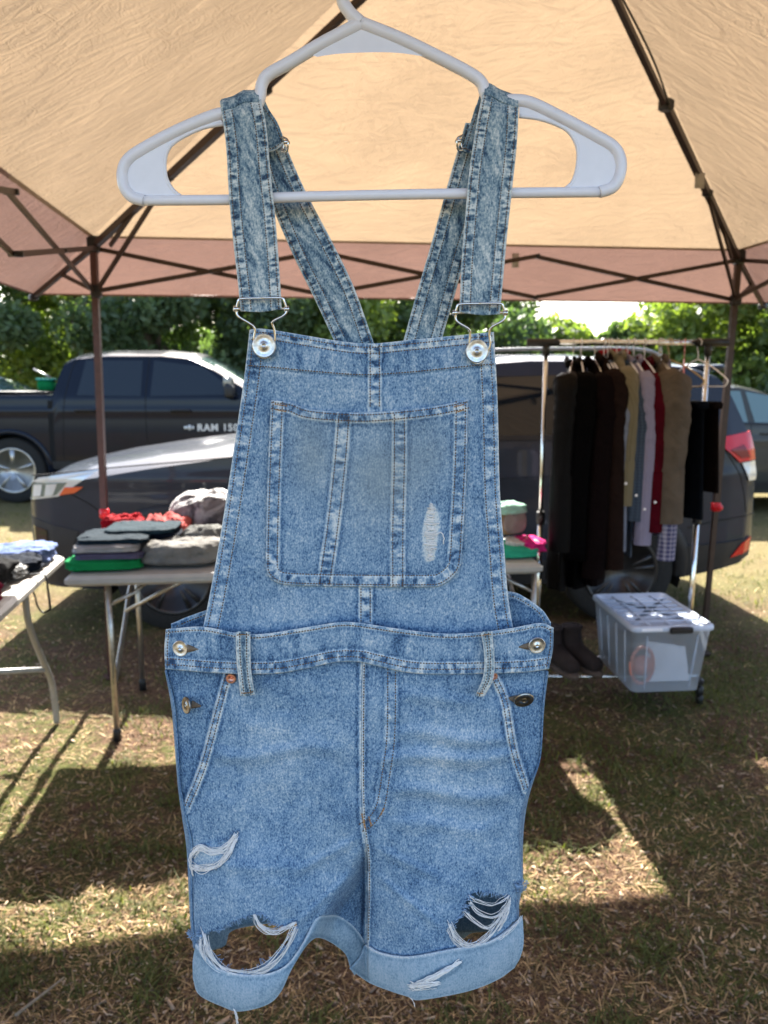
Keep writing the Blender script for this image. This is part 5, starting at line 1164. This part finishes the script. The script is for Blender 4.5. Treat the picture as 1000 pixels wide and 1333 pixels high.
# -- bib pocket
pT = [(353, 521), (378, 524), (400, 532), (440, 536), (480, 537), (530, 533), (570, 528), (609, 520)]
pLf = [(353, 521), (351, 560), (348, 640), (346, 735)]; pRt = [(609, 520), (608, 600), (604, 680), (600, 735)]
pB = [(346, 735), (349, 748), (357, 756), (372, 761), (420, 763), (490, 764), (560, 764), (576, 761), (590, 751), (600, 735)]
pk = Panel(pT, pB, pLf, pRt, 1.5); pk.D = np.interp(0, [0], [0])+.0058*(1-np.abs(2*(pk.X-270)/390-1)**3)*.9+.0022*(fbm(pk.X/60, pk.Y/60, 66, 3)-.5)+.0030
pk.D += .004*np.exp(-((pk.Y-540)/14)**2)*np.sin(np.pi*pk.U)
pk.band(pT[::-1], 0, 13, 41, .0008, amp=.7, edge=.25, lite=.05)
peri = pLf[:-1]+pB+pRt[::-1][1:]
pk.band(pLf, 0, 17, 42, .0008, amp=.6, edge=.22); pk.band(pRt[::-1], 0, 17, 43, .0008, amp=.6, edge=.22); pk.band(pB, 0, 14, 44, .0008, amp=.7, edge=.22)
b1 = [(448, 540), (443, 600), (434, 680), (422, 762)]; b2 = [(520, 538), (520, 600), (518, 690), (518, 764)]
for b_, sd in ((b1, 45), (b2, 46)): pk.band(b_, -9, 9, sd, .0012, amp=.65, edge=.25, shade=.12)
pk.w += .10*np.exp(-(((pk.X-490)/70)**2+((pk.Y-610)/60)**2))-.03
rp = [(562, 655), (570, 668), (571, 690), (567, 712), (565, 727), (555, 728), (551, 705), (553, 680)]
pk.w += .8*smoothstep(4, -3, np.where(inpoly(pk.X, pk.Y, rp), -1, 1)*np.abs(sdist(pk.X, pk.Y, rp+[rp[0]])[0]))*(.75+.4*vnoise(pk.X/3, pk.Y/1.6, 5))
pk.tint = .55*np.exp(-(((pk.X-495)/50)**2+((pk.Y-620)/60)**2))+.45*np.exp(-(((pk.X-405)/30)**2+((pk.Y-590)/50)**2))+.3*np.exp(-(((pk.X-560)/30)**2+((pk.Y-590)/40)**2))+.0*(pk.w > .85)
pk.build('bib_pocket', OV, DEN)
stitches(pk, pT, -3); stitches(pk, pT, -11)
for p_, o_ in ((peri, 3), (peri, 15)): stitches(pk, p_, o_)
for b_ in (b1, b2): stitches(pk, b_, -6.5); stitches(pk, b_, 6.5)
for q_ in (((357, 526), (376, 529)), ((358, 533), (374, 536)), ((590, 530), (606, 526)), ((592, 537), (606, 533))): stitches(pk, [q_[0], ((q_[0][0]+q_[1][0])/2, (q_[0][1]+q_[1][1])/2), q_[1]], 0, 'thread_or', 2.4, 2.2, .8)
flush_stitches(pk); flush_stitches(pk, 'thread_or')
# -- waistband
wT = [(215, 819), (264, 816), (326, 826), (396, 817), (441, 810), (469, 811), (522, 819), (580, 825), (634, 822), (670, 817), (704, 811), (721, 817)]
wB = [(215, 871), (295, 877), (357, 877), (396, 871), (438, 862), (469, 862), (491, 867), (544, 877), (628, 877), (684, 875), (715, 871)]
wb = Panel(wT, wB, [(216, 819), (214, 845), (215, 871)], [(721, 817), (720, 845), (715, 871)], 1.5)
wb.D = .0085+.010*(1-np.abs(2*wb.U-1)**4)-.0085*(1-np.sin(np.pi*np.clip(wb.U, 0, 1))**.25)+.003*(fbm(wb.X/30, wb.Y/60, 88, 3)-.5)
wb.w += .38*(fbm(wb.X/9, wb.Y/28, 23, 3)-.5)*2*.8
wb.band(wT[::-1], 0, 5, 51, .0006, amp=.4, edge=.25); wb.band(wB, 0, 15, 52, .0007, amp=.75, edge=.22, pk=4.0)
wb.band([(216, 819), (214, 845), (215, 871)], 0, 4, 53, .0005, amp=.3, edge=.25)
wb.build('waistband', OV, DEN)
stitches(wb, wT, -4.5); stitches(wb, wB, 6.5); stitches(wb, wB, 14); stitches(wb, [(216, 819), (214, 845), (215, 871)], 4); stitches(wb, [(721, 817), (720, 845), (715, 871)], -4)
flush_stitches(wb)
def loop(T_, B_, L_, R_, seed):
    p = Panel(T_, B_, L_, R_, 1.3); p.D = .0235+.002*np.sin(np.pi*p.V)-.002*p.V; p.D -= np.abs(2*p.U-1)**4*.0006
    p.band(L_, 0, 5, seed, .0004, amp=.4, edge=.3, lite=.12); p.band(R_[::-1], 0, 5, seed+1, .0004, amp=.4, edge=.3, lite=.12); p.w += .05
    p.build('belt_loop', OV, DENS, .0016); stitches(p, L_, 5.0); stitches(p, R_, -5.0)
    for q, o in ((T_, -4), (B_, 4)): stitches(p, q, o, 'thread_or', 2.3, 2.1, .8)
    flush_stitches(p); flush_stitches(p, 'thread_or'); return p
loop([(307, 823), (316, 822), (326, 823)], [(313, 906), (322, 906), (332, 904)], [(307, 823), (308, 860), (313, 906)], [(326, 823), (327, 870), (332, 904)], 61)
loop([(626, 824), (633, 822), (641, 822)], [(619, 905), (625, 907), (631, 906)], [(626, 824), (630, 850), (629, 880), (619, 905)], [(641, 822), (644, 860), (642, 885), (631, 906)], 62)
# -- straps
def strap(L_, R_, T_, B_, D, seed, label=None, name='strap', dim=0.):
    p = Panel(T_, B_, L_, R_, 1.3); p.D = D(p)+.0012*(fbm(p.U*2, p.V*9, seed, 3)-.5)
    dl = p.U*np.hypot(R_[0][0]-L_[0][0], R_[0][1]-L_[0][1]); cu = (p.U-.5)*50; cv = p.V*np.hypot(L_[-1][0]-L_[0][0], L_[-1][1]-L_[0][1])
    mar = .5*fbm((cu*1.0-cv*.42)/5.5, (cv+cu*.3)/26, seed+2, 4)+.5*(1-2.6*np.abs(fbm((cu-cv*.30)/6, (cv+cu*.2)/30, seed+8, 3)-.5))*.8; cen = smoothstep(.18, .28, p.U)*(1-smoothstep(.72, .82, p.U))
    p.w += (mar-.5)*1.35*cen*.75+.05-dim; p.D += .0012*(mar-.5)*cen
    p.band(L_, 0, 13, seed+3, .0005, amp=.8, edge=.16, pk=3.2, lite=-.02); p.band(R_[::-1], 0, 13, seed+4, .0005, amp=.8, edge=.16, pk=3.2, lite=-.02)
    p.w += .35*np.exp(-((sdist(p.X, p.Y, L_)[0])/1.6)**2)+.35*np.exp(-((sdist(p.X, p.Y, R_)[0])/1.6)**2)
    p.build(name, OV, DENS, .0022)
    for q, sg in ((L_, 1), (R_, -1)): stitches(p, q, 4.0*sg, pitch=3.4, ln=2.4); stitches(p, q, 14*sg, pitch=3.4, ln=2.4)
    flush_stitches(p); return p
fD = lambda p: .010-.008*(1-smoothstep(0, .10, p.V))
SL = strap([(286, 131), (294, 187), (298, 254), (304, 318), (310, 371), (313, 405)], [(338, 120), (347, 166), (352, 222), (358, 277), (363, 339), (367, 402)], [(286, 131), (303, 127), (317, 119), (338, 120)], [(313, 405), (340, 406), (367, 402)], fD, 71)
SR = strap([(630, 112), (620, 163), (611, 222), (606, 277), (601, 339), (598, 406)], [(676, 128), (673, 187), (666, 254), (660, 310), (655, 365), (651, 409)], [(630, 112), (637, 110), (651, 118), (663, 122), (676, 128)], [(598, 406), (625, 410), (651, 409)], fD, 72)
bD = lambda p: -.006-.014*smoothstep(0, .15, p.V)-.004*smoothstep(.6, 1, p.V)
strap([(322, 150), (336, 210), (352, 262), (382, 333), (408, 386), (436, 446)], [(355, 150), (371, 187), (396, 245), (431, 312), (461, 374), (488, 450)], [(322, 150), (338, 150), (355, 150)], [(436, 446), (462, 449), (488, 450)], lambda p: bD(p)-.002, 73, name='back_strap', dim=.06)
strap([(606, 160), (596, 195), (584, 236), (563, 312), (543, 380), (524, 448)], [(645, 160), (638, 200), (628, 260), (607, 330), (592, 385), (574, 446)], [(606, 160), (625, 160), (645, 160)], [(524, 448), (549, 448), (574, 446)], lambda p: bD(p)-.002, 74, name='back_strap', dim=.06)
def flap(T_, B_, L_, R_, seed):
    p = Panel(T_, B_, L_, R_, 1.3); p.D = -.001-.008*p.V+.001*(fbm(p.X/12, p.Y/12, seed)-.5)
    p.w += .5*(fbm(p.X/9, p.Y/9, seed, 3)-.5)-.08; p.band(B_, 0, 4, seed, .0004, edge=.2); p.build('strap_end', OV, DENS, .0024)
    for q, o in ((L_, 4), (R_, -4)): stitches(p, q, o)
    stitches(p, B_, 4); flush_stitches(p)
flap([(318, 121), (330, 118), (341, 128)], [(340, 200), (358, 196), (372, 186)], [(318, 121), (326, 160), (340, 200)], [(341, 128), (352, 146), (361, 159), (372, 186)], 75)
flap([(628, 116), (640, 110), (652, 118)], [(601, 196), (617, 201), (634, 203)], [(628, 116), (616, 150), (601, 196)], [(652, 118), (645, 160), (634, 203)], 76)
def saddle(P_, Q_, seed):
    """cloth going over the hanger arm, joining the front strap to its back"""
    n = 26; V = []; m = 26; 
    for i in range(n):
        a = math.pi*i/(n-1)
        for j in range(m):
            t = j/(m-1); x = np.interp(t, np.linspace(0, 1, len(P_)), [p[0] for p in P_]); y = np.interp(t, np.linspace(0, 1, len(P_)), [p[1] for p in P_])
            V.append(W3(x, y+4-6*math.sin(a)+10*(1-math.sin(a)), -.002+.0085*math.cos(a)))
    o = mk('strap_top', (np.array(V), [tuple(q) for q in gridfaces(m, n)]), DENS, OV)
    w = .42+.9*(fbm(np.arange(n*m) % m/4., np.arange(n*m)//m/5., seed, 3)-.5); a = o.data.attributes.new('wear_shade', 'FLOAT', 'POINT'); a.data.foreach_set('value', np.clip(w+.06, 0, 1).astype(np.float32))
    md = o.modifiers.new('thick', 'SOLIDIFY'); md.thickness = .002
saddle([(288, 131), (303, 127), (317, 119), (337, 119)], None, 77); saddle([(631, 111), (638, 110), (651, 118), (675, 127)], None, 78)
# -- buttons, rivets, buckles
def disc(name, px, py, D, r, prof, mat, tilt=(0, 0), parent=None, label=None):
    c = W3(px, py, D); k = PX2M*r; V, F = lathe([(a*k, b*k) for a, b in prof], 28, 'y'); V = np.array(V)
    ax, az = tilt; ca, sa = math.cos(ax), math.sin(ax); V = np.stack([V[:, 0], V[:, 1]*ca-V[:, 2]*sa, V[:, 1]*sa+V[:, 2]*ca], 1)
    ca, sa = math.cos(az), math.sin(az); V = np.stack([V[:, 0]*ca-V[:, 1]*sa, V[:, 0]*sa+V[:, 1]*ca, V[:, 2]], 1)
    return mk(name, (V+c, F), mat, parent or OV, label=label, sharp=50)
BP = [(.55, -.35), (1.0, -.05), (1.02, .05), (.95, .13), (.82, .12), (.74, .08), (.40, .08), (.34, .14), (.20, .19), (.12, .12), (0, .10)]
bt1 = disc('bib_button', 344, 450, .0105, 14, BP, M['metalbtn']); bt2 = disc('bib_button', 621, 457, .0105, 13.5, BP, M['metalbtn'])
disc('side_button', 235, 844, .008, 10.5, BP, M['metalbtn'], (0, -.2)); disc('side_button', 699, 840, .0105, 11, BP, M['metalbtn'], (.1, .1))
disc('side_button', 243, 918, .0085, 11, BP, M['darkbtn'], (-.1, -.85), label='tilted antique metal side button'); disc('side_button', 682, 911, .0105, 13, BP, M['darkbtn'], (.5, .1), label='antique metal side button with ringed face')
RV = [(.9, -.5), (1.0, .1), (.85, .3), (.6, .3), (.45, .1), (.2, .05), (.12, .2), (0, .2)]
disc('rivet', 301, 883, float(pl_.depth(301, 883)[0])+.002, 7, RV, M['copper']); disc('rivet', 643, 880, float(pr_.depth(643, 880)[0])+.0025, 5, RV, M['copper'])
def buttonhole(a, b, D, pan_=None):
    a = np.array(a, float); b = np.array(b, float); n = 16; parts = []; u = (b-a)/np.linalg.norm(b-a); q = np.array([-u[1], u[0]])
    for i in range(n):
        t = i/(n-1); c = a+(b-a)*t; w = 4.5*(1-.85*t)+.6
        parts.append(tube([W3(*(c-q*w), D-.0004), W3(*c, D+.0009), W3(*(c+q*w), D-.0004)], .00045, 5))
    mk('buttonhole', join(parts), plain('buttonhole_thread', (.20, .15, .10), .85, var=.3, vscale=400, bump=0) if 'bh' not in FC else FC['bh'], OV)
FC['bh'] = plain('buttonhole_thread', (.22, .165, .115), .85, var=.3, vscale=400, bump=0)
buttonhole((244, 844), (258, 845), float(wb.depth(250, 844)[0])+.0004); buttonhole((690, 841), (676, 842), float(wb.depth(682, 842)[0])+.0004)
buttonhole((250, 917), (261, 919), float(pl_.depth(256, 918)[0])+.0006); buttonhole((672, 910), (662, 909), float(pr_.depth(667, 910)[0])+.0006)
def buckle(bt, pts, D, r=.00105):
    P = [W3(x, y, d) for (x, y, d) in pts]; o = mk('buckle', tube(smooth_path(P, 110), r, 9), M['chrome'], OV); return o
def wirepts(cx, w, y0, by, sh):
    # top bar just in front of the strap, shoulders, waist, then round under the button
    f = .0155; h = w/2
    return [(cx, y0, f), (cx-h+4, y0+1, f), (cx-h, y0+5, f), (cx-h-2, y0+18, f-.001), (cx-h+2, y0+25, f-.001), (cx-h+15, y0+33, f-.003), (cx-12+sh, y0+40, .011), (cx-13+sh, y0+54, .010), (bt_x-9, by+9, .0085), (bt_x-4, by+15, .0085), (bt_x+4, by+15.5, .0085), (bt_x+9, by+9, .0085),
            (cx+14+sh, y0+54, .010), (cx+13+sh, y0+40, .011), (cx+h-15, y0+31, f-.003), (cx+h-1, y0+23, f-.001), (cx+h+3, y0+16, f-.001), (cx+h, y0+4, f), (cx+h-4, y0, f), (cx, y0, f)]
bt_x = 344; k1 = buckle(bt1, wirepts(340, 60, 388, 450, 4), 0)
bt_x = 621; k2 = buckle(bt2, wirepts(625, 60, 395, 457, -1), 0)
for cx_, y_, k_ in ((340, 402, k1), (625, 407, k2)):
    mk('slide_bar', tube([W3(cx_-32, y_, .0065), W3(cx_, y_, .0065), W3(cx_+32, y_, .0065)], .0011, 8), M['chrome'], k_)
    for s_ in (-33, 33): mk('wire_coil', join([tube([W3(cx_+s_+o_+3*math.cos(a)*.2, y_+3.2*math.sin(a), .0135+.0028*math.cos(a)) for a in np.linspace(0, 2*math.pi, 13)[:-1]], .0006, 6, closed=True) for o_ in (-2, 0, 2)]), M['chrome'], k_)
for (x_, y_, sg) in ((373, 188, 1), (597, 186, -1)):   # adjuster slides at the back of each strap
    pth = [W3(x_-6*sg, y_-10, -.004), W3(x_+1*sg, y_-6, -.002), W3(x_+2*sg, y_+2, -.002), W3(x_, y_+9, -.006), W3(x_-6*sg, y_+8, -.009), W3(x_-3*sg, y_-1, -.010), W3(x_-6*sg, y_-10, -.004)]
    mk('strap_adjuster', join([tube(smooth_path(pth, 36), .0010, 7), tube([W3(x_-4*sg, y_-3, -.001), W3(x_, y_-3, -.001), W3(x_+3*sg, y_-2, -.003)], .0016, 7)]), M['chrome'], OV)
# -- loose threads of the rips
def threads(name, specs, r=.00031, seed=0, lab=None, D0=.003, pan=None):
    rg = np.random.default_rng(seed); parts = []
    for (pts, n, spread) in specs:
        for i in range(int(n*1.7) if n > 2 else n):
            P = []; o = (rg.random(2)-.5)*spread; s1 = rg.normal(0, 1, 2)
            for j, (x, y) in enumerate(pts):
                e_ = 1.5*rg.random() if j in (0, len(pts)-1) else 1.0
                xx = x+(o[0]+rg.normal(0, spread*.16))*e_; yy = y+(o[1]*1.3+rg.normal(0, spread*.16))*e_; P.append((xx, yy))
            P = densify(P, 26); dd = pan.depth(P[[0, 8, 16, 25], 0], P[[0, 8, 16, 25], 1]) if pan else np.zeros(4); dz = np.interp(np.arange(26), [0, 8, 16, 25], dd)
            bow = np.sin(np.linspace(0, math.pi, 26))*rg.uniform(.0, .004)+D0*.3
            wob = .4*np.sin(np.arange(26)*rg.uniform(.5, 1.3)+rg.random()*6)
            parts.append(tube(W3(P[:, 0]+wob, P[:, 1]+wob*.7, dz+bow+.0005), r*rg.uniform(.55, 1.1), 5))
    o = mk(name, join(parts), M['white_thread'], OV); return o
threads('torn_threads', [([(266, 1216), (272, 1240), (290, 1262), (320, 1268), (345, 1262), (368, 1240), (384, 1208)], 9, 8), ([(262, 1218), (264, 1240), (282, 1262), (312, 1271), (340, 1266)], 5, 6),
   ([(332, 1192), (340, 1206), (357, 1213), (370, 1208), (385, 1201)], 7, 5), ([(331, 1190), (334, 1202), (348, 1213), (360, 1216)], 3, 5), ([(260, 1222), (262, 1236), (268, 1250)], 4, 6)], seed=1, pan=pl_)
threads('torn_threads', [([(252, 1112), (262, 1103), (278, 1109), (294, 1104), (308, 1087)], 12, 6), ([(250, 1126), (262, 1131), (282, 1126), (297, 1110), (307, 1092)], 10, 7), ([(256, 1106), (249, 1114), (248, 1126), (252, 1140)], 3, 3)], seed=2, pan=pl_, r=.0004)
threads('torn_threads', [([(611, 1166), (622, 1172), (640, 1177), (655, 1170), (663, 1165)], 3, 4), ([(611, 1174), (622, 1186), (640, 1192), (655, 1184), (663, 1170)], 5, 5), ([(605, 1186), (618, 1200), (633, 1207), (648, 1196), (658, 1180)], 5, 5),
   ([(586, 1205), (596, 1222), (612, 1232), (632, 1224), (650, 1203), (660, 1182)], 8, 7), ([(584, 1208), (592, 1224), (604, 1232), (616, 1233)], 4, 5), ([(646, 1228), (662, 1214), (678, 1197)], 4, 4), ([(664, 1170), (660, 1190), (648, 1212)], 4, 6)], seed=3, pan=pr_)
threads('torn_threads', [([(536, 1284), (560, 1274), (582, 1262), (599, 1252)], 16, 6), ([(534, 1283), (548, 1284), (570, 1281)], 14, 7)], seed=4, pan=cR, r=.0004, D0=.002)
wp = []
for y_ in np.arange(656, 729, 1.15):
    c_ = 561+.02*(690-y_); hw_ = (8+2.5*math.sin(y_*.4)+RNG.normal(0, .8))*math.sin(math.pi*min(1, max(.03, (y_-654)/76)))**.6; a_ = c_-hw_*RNG.uniform(.45, 1.1); b_ = c_+hw_*RNG.uniform(.45, 1.1)
    wp.append(([(a_, y_+RNG.normal(0, .5)), ((a_+b_)/2, y_+RNG.normal(.3, .6)), (b_, y_+RNG.normal(0, .5))], 1, .6))
wp.append(([(567, 696), (574, 693), (578, 700), (577, 708)], 1, .5))
threads('worn_patch', wp, seed=5, pan=pk, r=.0005, D0=.0006)
threads('loose_threads', [([(305, 1314), (308, 1322), (309, 1333)], 3, 2), ([(531, 1297), (537, 1304), (540, 1312)], 2, 2)], seed=6, pan=cL)
# blue fuzz along the torn edges
def fuzz(poly, n, pan, seed, ln=5):
    rg = np.random.default_rng(seed); P = densify(poly+[poly[0]], 200); parts = []; c = np.mean(poly, 0)
    for i in rg.integers(0, 200, n):
        p = P[i]; u = c-p; u = u/np.linalg.norm(u)+rg.normal(0, .5, 2); q = p+u*ln*rg.uniform(.3, 1); m = (p+q)/2+rg.normal(0, .8, 2); d = float(pan.depth(p[0]-u[0]*3, p[1]-u[1]*3)[0])
        parts.append(tube([W3(*(p-u*2), d+.0003), W3(*m, d+.001), W3(*q, d+rg.normal(0, .001))], .00035, 4))
    mk('frayed_edge', join(parts), FC.setdefault('fz', plain('blue_frayed_yarn', (.24, .36, .52), .9, var=.5, vscale=300, bump=0)), OV)
fuzz(HA, 240, pl_, 1, 6); fuzz(HB, 190, pr_, 2, 6); fuzz(ripC, 70, pl_, 5, 5); fuzz([(244, 1214), (252, 1212), (262, 1216), (262, 1224), (252, 1224)], 50, pl_, 3, 7); fuzz([(672, 1150), (684, 1146), (684, 1154), (674, 1162)], 50, pr_, 4, 7)
# ------------------------------------------------------------------ hanger
HG = thing('plastic_hanger', 'white plastic tubular hanger holding the denim overalls', 'hanger', tuple(W3(470, 40, 0)))
HM = M['hanger']
def ht(pts, r, name, n=60, D=0.): return mk(name, tube(smooth_path([W3(x, y, D) for x, y in pts], n), r*PX2M, 14), HM, HG)
arm = [(470, 30), (420, 56), (380, 80), (350, 97), (341, 110), (338, 128), (330, 140), (300, 146), (275, 152), (230, 171), (190, 192), (168, 207), (160, 224), (162, 243), (172, 256), (188, 261)]
armR = [(470, 30), (520, 50), (570, 74), (612, 96), (627, 108), (632, 122), (640, 134), (664, 131), (690, 134), (730, 153), (775, 177), (799, 192), (808, 210), (806, 230), (797, 244), (780, 250)]
ht(arm, 7.0, 'shoulder_arm', 140); ht(armR, 7.0, 'shoulder_arm', 140)
ht([(188, 261), (300, 260), (400, 256), (600, 252), (780, 250)], 6.0, 'lower_bar', 40)
hook = [(470, 30), (455, 16), (446, -2), (449, -30)]
HK = [W3(x, y, 0) for x, y in hook]
tbY = NL[1]+(NR[1]-NL[1])*((HK[0][0]-NL[0])/(NR[0]-NL[0])); top_z = EZ-.235+.03
bx = HK[-1][0]
tz = EZ-.035-.2*0
# the hook closes over the near truss of the canopy
lz = EZ-.235
u3 = (bx-NL[0])/(NR[0]-NL[0])*3; fr = u3-math.floor(u3); z_bar = EZ-.235+.2*min(fr, 1-fr) if True else lz
z_bar = max(EZ-.235+.2*fr, EZ-.035-.2*fr) if False else min(EZ-.235+.2*fr, EZ-.035-.2*fr)
HK += [V3(bx-.02, Y0, z_bar-.05), V3(bx-.022, Y0, z_bar+.005), V3(bx, Y0, z_bar+.024), V3(bx+.022, Y0, z_bar+.006), V3(bx+.020, Y0, z_bar-.02)]
mk('hook', tube(smooth_path(HK, 120), 7.4*PX2M, 14), HM, HG)
def plate(outer_, th=.0022, name='web_plate'):
    P = [tuple(p) for p in densify(outer_+[outer_[0]], 90)[:-1]]; n = len(P)
    V = [W3(x, y, th/2) for x, y in P]+[W3(x, y, -th/2) for x, y in P]
    import mathutils
    from mathutils.geometry import tessellate_polygon
    tri = tessellate_polygon([[mathutils.Vector((x, y, 0)) for x, y in P]])
    F = [tuple(t) for t in tri]+[tuple(i+n for i in t[::-1]) for t in tri]+[(i, (i+1) % n, n+(i+1) % n, n+i) for i in range(n)]
    return mk(name, (V, F), HM, HG, sharp=30)
def rawplate(P, **k):
    global densify
    keep = densify; densify = lambda q, n: np.array(q, float)
    try: plate(P, **k)
    finally: densify = keep
def arc(P, n=24): return [tuple(p[:2]) for p in smooth_path([V3(x, y, 0) for x, y in P], n)]
rawplate(arc([(470, 32), (440, 47), (413, 63), (407, 72)])+arc([(413, 74), (440, 70), (485, 68), (520, 69), (556, 74)])+arc([(558, 70), (520, 52), (470, 32)]))
rawplate([(450, 14), (470, 30), (449, 43)]+arc([(452, 38), (453, 27), (450, 14)], 8))
lobL = arc([(286, 150), (230, 171), (190, 192), (168, 207), (160, 224), (162, 243), (172, 256), (188, 261), (238, 261)], 60)
inL = arc([(238, 259), (225, 248), (216, 230), (215, 207), (222, 190), (240, 177), (265, 166), (290, 162)], 40)
rawplate(lobL+inL); ht([(238, 258), (225, 247), (216, 230), (215, 207), (222, 190), (240, 177), (265, 166), (292, 161)], 2.4, 'inner_rim')
lobR = arc([(676, 134), (690, 136), (730, 153), (775, 177), (799, 192), (808, 210), (806, 230), (797, 244), (780, 250), (735, 251)], 60)
inR = arc([(735, 248), (746, 236), (752, 215), (752, 193), (742, 173), (725, 162), (700, 154), (676, 152)], 40)
rawplate(lobR+inR); ht([(735, 247), (746, 236), (752, 215), (752, 193), (742, 173), (725, 162), (700, 154), (676, 151)], 2.4, 'inner_rim')
